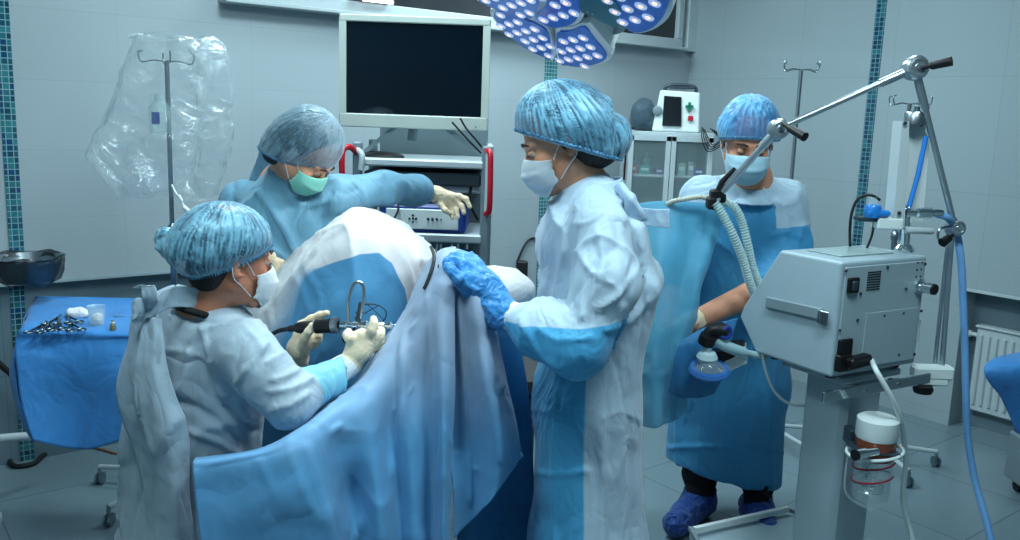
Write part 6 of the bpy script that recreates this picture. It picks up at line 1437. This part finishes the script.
    def slab(p0, p1, w0, w1, d, name, mt):
        mb = MB(); vs = []
        for p, w_ in ((p0, w0), (p1, w1)):
            for sx_, sy_ in ((-1, -1), (1, -1), (1, 1), (-1, 1)): vs.append(p + Vector((sx_ * w_ / 2, sy_ * d / 2, 0)))
        mb.add(vs, [(0, 1, 2, 3), (4, 5, 6, 7), (0, 1, 5, 4), (1, 2, 6, 5), (2, 3, 7, 6), (3, 0, 4, 7)]); return wbuild(mb, name, mt, fm)
    slab(P(894, 226, Yq), P(901, 121, Yq), .036, .022, .07, 'side_plate', 'white_metal'); slab(P(909, 222, Yq + .03), P(915, 124, Yq + .03), .075, .085, .03, 'back_plate', 'white_plastic')
    mb = MB(); mb.lathe(P(916, 118, Yq), [(0, -.02), (.034, -.02), (.034, .015), (.030, .02), (.01, .02), (.01, .035), (0, .035)]); wbuild(mb, 'top_cap', 'steel', fm)
    for q in ((905, 123), (899, 213), (921, 125)):
        mb = MB(); mb.lathe(P(*q, Yq - .04), [(.006, 0), (.006, .004), (0, .005)], (0, -1, 0), 10); wbuild(mb, 'screw', 'dark_metal', fm)
    mb = MB(); mb.tube(pr((926, 136, Yq - .03), (918, 175, Yq - .03), (909, 207, Yq - .03)), .0075, 10); wbuild(mb, 'blue_tube', mat('bright_blue_tube', '#2f86e0', .25, coat=.5), fm)
    mb = MB(); mb.box(P(887, 223, Yq - .01), (.08, .06, .035), .004); wbuild(mb, 'bracket', 'white_plastic', fm)
    mb = MB(); mb.lathe(P(906, 213, Yq - .03), [(0, 0), (.012, 0), (.012, .03), (.017, .035), (.017, .075), (.012, .08), (.012, .1), (.009, .11), (0, .11)], (1, -.1, .05), 18); wbuild(mb, 'gas_fitting', 'chrome', fm)
    mb = MB(); mb.lathe(P(905, 230, Yq - .02), [(0, 0), (.011, 0), (.011, .085), (.008, .09), (0, .09)], (1, 0, .0), 16); wbuild(mb, 'side_tap', 'white_metal', fm)
    mb = MB(); mb.lathe(P(873, 211, Yq - .02), [(0, -.02), (.024, -.02), (.026, -.005), (.026, .012), (.020, .02), (0, .022)], (0, 0, 1), 20); mb.box(P(877, 213, Yq - .02), (.07, .05, .02), .006); wbuild(mb, 'blue_regulator', mat('blue_regulator_paint', '#1f78c8', .3), fm)
    mb = MB(); mb.lathe(P(873, 203, Yq - .02), [(.012, -.01), (.014, .0), (.012, .018), (0, .02)], (0, 0, 1), 16); wbuild(mb, 'regulator_knob', M['clear'], fm)
    mb = MB(); mb.box(P(872, 219, Yq - .01), (.10, .05, .014), .003); wbuild(mb, 'plate', 'dark_metal', fm)
    mb = MB(); mb.tube(smooth_path(pr((880, 200, Yq - .02), (870, 195, Yq - .02), (858, 199, Yq), (852, 212, Yq), (850, 228, Yq), (850, 246, Yq + .05)), 6), .0045, 8); mb.tube(smooth_path(pr((874, 222, Yq), (872, 235, Yq), (867, 248, Yq)), 6), .004, 8); wbuild(mb, 'cable', 'rubber', fm)
    # resuscitation mask and monitor module hanging at the left of the ventilator
    Ym = 2.70
    mk = empty('resuscitation_mask', P(708, 370, Ym), 0, 'clear face mask with blue cushion ring hanging below a black elbow connector', 'face mask')
    mb = MB(); mb.lathe(P(709, 373, Ym), [(.050, 0), (.062, .004), (.066, .012), (.060, .022), (.048, .024), (.044, .014), (.050, 0)], (-.05, -.25, 1), 30); wbuild(mb, 'cushion', mat('clear_blue_cushion', '#3f78c4', .15, alpha=.75), mk)
    mb = MB(); mb.lathe(P(709, 372, Ym), [(.052, .018), (.036, .03), (.018, .045), (.015, .06)], (-.05, -.15, 1), 26); wbuild(mb, 'shell', M['clear'], mk)
    mb = MB(); mb.lathe(P(707, 357, Ym), [(0, -.018), (.026, -.016), (.034, 0), (.026, .016), (.012, .02), (.012, .05)], (0, -.15, 1), 24); wbuild(mb, 'filter', mat('pale_filter', '#b9d4d8', .3), mk)
    mb = MB(); mb.lathe(P(707, 340, Ym), [(0, -.014), (.026, -.014), (.028, 0), (.026, .018), (0, .02)], (.2, -.3, 1), 20); mb.lathe(P(722, 331, Ym), [(0, -.018), (.026, -.018), (.028, 0), (.02, .02), (0, .02)], (1, -.6, .2), 20); mb.tube(smooth_path(pr((707, 336, Ym), (712, 330, Ym), (722, 330, Ym)), 5), .018, 12); wbuild(mb, 'elbow', 'black', mk)
    mb = MB(); mb.tube(smooth_path(pr((724, 330, Ym - .02), (729, 327, Ym - .02), (731, 333, Ym - .02), (727, 338, Ym - .02), (721, 336, Ym - .02)), 4), .006, 8); wbuild(mb, 'ring', 'blue_plastic', mk)
    md = empty('gas_module', P(735, 352, Ym + .08), 0, 'flat pale module with a grey front under the ventilator’s left corner', 'medical module')
    qd = pr((716, 343, Ym + .03), (764, 349, Ym + .10), (764, 356, Ym + .10), (720, 371, Ym + .03))
    mb = MB(); mb.prism(pr((716, 366, Ym + .04), (745, 353, Ym + .04), (747, 363, Ym + .04), (722, 375, Ym + .04)), (0, 0, 0), (.04, .14, 0)); wbuild(mb, 'front', 'white_plastic', md)
    mb = MB(); mb.prism(pr((712, 352, Ym + .05), (742, 350, Ym + .05), (745, 354, Ym + .05), (716, 364, Ym + .05)), (0, 0, 0), (.04, .14, 0)); wbuild(mb, 'dark_top', 'black', md)
    mb = MB(); mb.tube(smooth_path(pr((716, 340, Ym), (728, 347, Ym), (742, 352, Ym + .03), (765, 357, Ym + .08)), 5), [.018] * 11 + [.012] * 5, 10); wbuild(mb, 'bag_tube', mat('pale_tube', '#9fc0c8', .3), md)
ventilator()

# ---- glass cabinet at the far corner with its contents
def cabinet():
    Yc = 5.15; x0, x1 = P(629, 132, Yc).x, P(714, 134, Yc).x; zt = P(665, 132, Yc).z; D = .36
    root = empty('medicine_cabinet', ((x0 + x1) / 2, Yc + D / 2, 0), 0, 'white metal cabinet with two glass doors in the far corner', 'cabinet'); W_ = x1 - x0
    L = lambda mb, n, mt, par=root: mb.build(n, mt, par)
    mb = MB(); mb.box((0, 0, zt - .012), (W_ + .01, D, .024), .003); mb.box((0, 0, .08), (W_, D, .024), .003); mb.box((0, D / 2 - .006, zt / 2), (W_, .01, zt - .08)); mb.box((-W_ / 2 + .01, 0, zt / 2), (.02, D, zt - .08), .002); mb.box((W_ / 2 - .01, 0, zt / 2), (.02, D, zt - .08), .002); L(mb, 'body', 'white_metal')
    for k, z in enumerate((zt - .255, zt - .50, zt - .78, .45)):
        mb = MB(); mb.box((0, 0, z), (W_ - .04, D - .03, .012)); L(mb, 'shelf', 'white_metal')
    for s_ in (-1, 1):
        mb = MB(); cx = s_ * W_ / 4; y = -D / 2 - .012; w2 = W_ / 2 - .004
        mb.box((cx, y, zt - .05 + .012), (w2, .02, .03), .002); mb.box((cx, y, .11), (w2, .02, .05), .002); mb.box((cx - w2 / 2 + .014, y, zt / 2 + .04), (.028, .02, zt - .12), .002); mb.box((cx + w2 / 2 - .014, y, zt / 2 + .04), (.028, .02, zt - .12), .002)
        d = L(mb, 'door', 'white_metal'); mb = MB(); mb.box((cx, y, zt / 2 + .04), (w2 - .05, .004, zt - .14)); L(mb, 'pane', mat('cabinet_glass', '#9fb8bc', .06, alpha=.18, spec=.8), d)
        mb = MB(); mb.box((s_ * .014, y - .018, zt * .55), (.008, .018, .07), .003); L(mb, 'handle', 'chrome', d)
    for sx_ in (-1, 1):
        for sy_ in (-1, 1):
            mb = MB(); mb.box((sx_ * (W_ / 2 - .02), sy_ * (D / 2 - .02), .035), (.03, .03, .07), .003); L(mb, 'leg', 'white_metal')
    # boxes and bottles on two shelves
    bx = [('red and white', '#b8394a', -.225, .09, .055, 0), ('teal', '#2f8f8c', -.135, .07, .05, 0), ('purple', '#6b4a9c', -.05, .05, .035, 0), ('white', '#c9d2d6', .03, .05, .09, 0), ('pale green', '#8fb8ac', .09, .05, .07, 0), ('grey', '#8d9aa2', .15, .04, .08, 0), ('dark blue', '#2c3f8c', .205, .06, .04, 0), ('pink', '#c05a78', -.17, .06, .045, 1), ('beige', '#b9b09c', -.09, .05, .06, 1)]
    for nm, hx, x, w_, h_, sh in bx:
        z = (zt - .255 + .0065, zt - .50 + .0065)[sh]; w_ *= .9
        b = empty('medicine_box', (root.location.x + x * W_ / .52, root.location.y - .08, z), random.uniform(-.2, .2), '%s medicine box on the %s shelf of the glass cabinet' % (nm, ('upper', 'lower')[sh]), 'box', 'medicine packs in the glass cabinet')
        mb = MB(); mb.box((0, 0, h_ / 2), (w_, .07, h_), .002); mb.build('carton', mat('carton_' + nm.replace(' ', '_'), hx, .5), b); mb = MB(); mb.box((0, -.0352, h_ * .55), (w_ * .7, .002, h_ * .3)); mb.build('pack_label', 'white_plastic', b)
    for k, (x, c_) in enumerate(((-.18, '#8fb0b8'), (-.10, '#a9bfc4'), (.06, '#7fa8b8'))):
        b = empty('medicine_bottle', (root.location.x + x, root.location.y + .06, zt - .255 + .0065), 0, ['pale bottle at the left end of the upper cabinet shelf', 'whitish bottle behind the teal box in the cabinet', 'blue-grey bottle behind the white box in the cabinet'][k], 'bottle', 'medicine packs in the glass cabinet')
        mb = MB(); mb.lathe((0, 0, 0), [(0, 0), (.022, 0), (.024, .005), (.024, .075), (.012, .09), (.010, .10)]); mb.build('bottle_body', mat('bottle_%d' % k, c_, .2), b); mb = MB(); mb.lathe((0, 0, .10), [(.012, -.004), (.012, .016), (0, .018)]); mb.build('cap', 'white_plastic', b)
    # defibrillator on top
    c = P(681, 106, Yc + .1); zb = zt + .001; sc_ = Yc / F_PX
    d = empty('patient_monitor', (P(677, 120, Yc + .12).x, Yc + .14, zb), rad(-12), 'white portable monitor with dark screen and green cross, on top of the glass cabinet', 'patient monitor')
    mb = MB(); hh = 41 * sc_; ww = 47 * sc_
    mb.prism([(-ww / 2, -.07, 0), (ww / 2, -.07, 0), (ww / 2 * .92, -.055, hh * .96), (-ww / 2 * .75, -.055, hh)], (0, 0, 0), (0, .16, 0)); o = mb.build('case', 'white_plastic', d); bv = o.modifiers.new('edge', 'BEVEL'); bv.width = .012; bv.segments = 3; bv.limit_method = 'ANGLE'
    M['device_screen'] = mat('device_screen', '#0c141c', .15)
    mb = MB(); mb.prism([(-ww * .28, -.074, hh * .14), (ww * .12, -.074, hh * .14), (ww * .08, -.062, hh * .84), (-ww * .28, -.062, hh * .86)], (0, 0, 0), (0, -.006, 0)); mb.build('screen', 'device_screen', d)
    mb = MB(); x, z = ww * .26, hh * .62; mb.box((x, -.074, z), (.045, .01, .016)); mb.box((x, -.074, z), (.016, .01, .05)); mb.build('green_cross', mat('green_mark', '#117a5c', .4), d)
    mb = MB(); mb.box((ww * .30, -.076, hh * .34), (.03, .008, .028), .002); mb.build('red_button', 'red', d)
    mb = MB(); mb.lathe((-ww * .40, -.072, hh * .5), [(.028, 0), (.028, .004), (.02, .008), (0, .008)], (0, -1, 0), 20); mb.build('speaker', 'grey_metal', d)
    mb = MB(); mb.tube(smooth_path([(-ww * .3, 0, hh * .97), (-ww * .2, 0, hh * 1.12), (ww * .3, 0, hh * 1.12), (ww * .38, 0, hh * .95)], 6), .010, 8); mb.box((.02, .0, hh * 1.1), (.14, .10, .012), .003, Matrix.Rotation(rad(12), 3, 'X')); mb.build('carry_handle', 'dark_metal', d)
    g = Sdf(); bc = P(643, 118, Yc + .18); g.ell((bc.x, bc.y, zt + .09), (.075, .07, .10), None, .02); g.ell((bc.x + .03, bc.y, zt + .05), (.08, .07, .055), None, .03); g.cut((0, 0, zt + .003), (0, 0, -1), .004)
    o = sdf_obj(g, 'cloth_bag', cloth_mat('dark_blue_bag_cloth', '#45606e', var=.3), .01, None, disp=crumple(.008, .004)); tag(o, 'grey-blue soft bag standing beside the portable monitor on the cabinet', 'bag')
    mb = MB()
    for k in range(4): mb.tube(smooth_path([P(702 + k, 127 + k, Yc - .03), P(702 + 2 * k, 138, Yc - .06), P(707 + 2 * k, 151 - 2 * k, Yc - .07), P(716 + 1.5 * k, 149 - 3 * k, Yc - .06), P(722, 142 - k, Yc - .05), P(710 + 2 * k, 128 + k, Yc - .03)], 6), .003, 6)
    o = mb.build('cable', 'rubber'); tag(o, 'black cable bundle hanging off the right front corner of the glass cabinet', 'cable')
    mb = MB(); mb.tube(smooth_path([P(634, 128, Yc - .02), P(627, 131, Yc - .03), P(626, 150, Yc), P(624, 180, Yc)], 6), .006, 6); o = mb.build('cable', 'rubber'); tag(o, 'black cable running down the left edge of the glass cabinet', 'cable')
cabinet()

# ---- radiator in the right wall niche, pipe
def radiator():
    ta, za = on_right(976, 325, .10); tb, zb = on_right(1075, 420, .10); zt = za; zb = .10
    ta = on_right(974, 360, .08)[0]; tb = ta - .9
    r = empty('radiator', RW(.09, (ta + tb) / 2, 0), TH, 'white ribbed panel radiator below the ledge of the right wall', 'radiator')
    hw = abs(ta - tb) / 2
    mb = MB(); mb.box((0, 0, (zt + zb) / 2), (.05, 2 * hw, zt - zb), .008); mb.build('panel', 'white_metal', r)
    mb = MB(); n = 22
    for i in range(n): mb.box((-.028, -hw + .03 + (2 * hw - .06) * i / (n - 1), (zt + zb) / 2), (.014, .018, zt - zb - .07), .006)
    mb.build('ribs', 'white_metal', r)
    mb = MB(); mb.box((.0, 0, zt + .004), (.07, 2 * hw + .01, .012), .003); mb.build('top_grille', 'white_metal', r)
    mb = MB(); mb.tube([(0, hw, zt - .05), (0, hw + .06, zt - .05)], .012, 10); mb.lathe((0, hw + .03, zt - .05), [(.018, 0), (.02, .02), (.018, .05), (0, .052)], (0, 1, 0), 16); mb.build('valve', 'white_plastic', r)
    mb = MB(); mb.tube([(0, hw + .07, zt - .05), (0, hw + .07, .0)], .010, 10); mb.build('pipe', 'white_metal', r)
radiator()
# ---- draped trolley at the right edge
def rtrolley():
    q = P(1030, 430, 3.4); r = empty('side_trolley', (q.x + .36, 3.55, 0), 0, 'low metal trolley at the right picture edge with a blue cloth over it', 'trolley')
    mb = MB(); mb.box((.02, 0, P(1018, 415, 3.3).z - .2), (.42, .5, .40), .01); mb.build('body', 'dark_metal', r); 
    zb = P(1012, 470, 3.4).z
    mb = MB(); mb.box((.02, 0, .16), (.44, .52, .22), .01); mb.build('lower_box', 'grey_metal', r)
    for sx_ in (-1, 1):
        for sy_ in (-1, 1): mb = MB(); mb.lathe((.02 + sx_ * .18 - .01, sy_ * .2, .028), [(0, 0), (.028, 0), (.028, .02), (0, .02)], (1, 0, 0), 14); mb.build('caster', 'rubber', r)
    c = patch('trolley_cloth', [pr((1040, 335, 3.9), (1075, 338, 3.9), (1120, 340, 3.9)), pr((1022, 350, 3.5), (1060, 352, 3.5), (1110, 352, 3.5)), pr((984, 368, 3.25), (1040, 365, 3.22), (1100, 366, 3.22)), pr((1000, 395, 3.26), (1040, 400, 3.2), (1100, 405, 3.2)), pr((1017, 432, 3.28), (1045, 440, 3.22), (1100, 446, 3.2))], 'drape_table', None, 8, 8, .008, (8, 8, 3), 77, .0015)
    tag(c, 'blue cloth with a pointed corner hanging at the right picture edge', 'cloth')
rtrolley()
# wall cable behind the woman
mb = MB(); mb.tube(smooth_path([RW(*(on_back(516, 262)[0], -.01), on_back(516, 262)[1]), RW(on_back(522, 247)[0], -.015, on_back(522, 247)[1]), RW(on_back(529, 239)[0], -.01, on_back(529, 239)[1]), RW(on_back(540, 238)[0], -.01, on_back(540, 238)[1])], 6), .007, 6); mb.box(RW(on_back(519, 268)[0], -.03, on_back(519, 268)[1]), (.07, .05, .10), .01)
o = mb.build('wall_cable', 'rubber'); tag(o, 'black cable and plug on the back wall just left of the standing woman', 'cable')
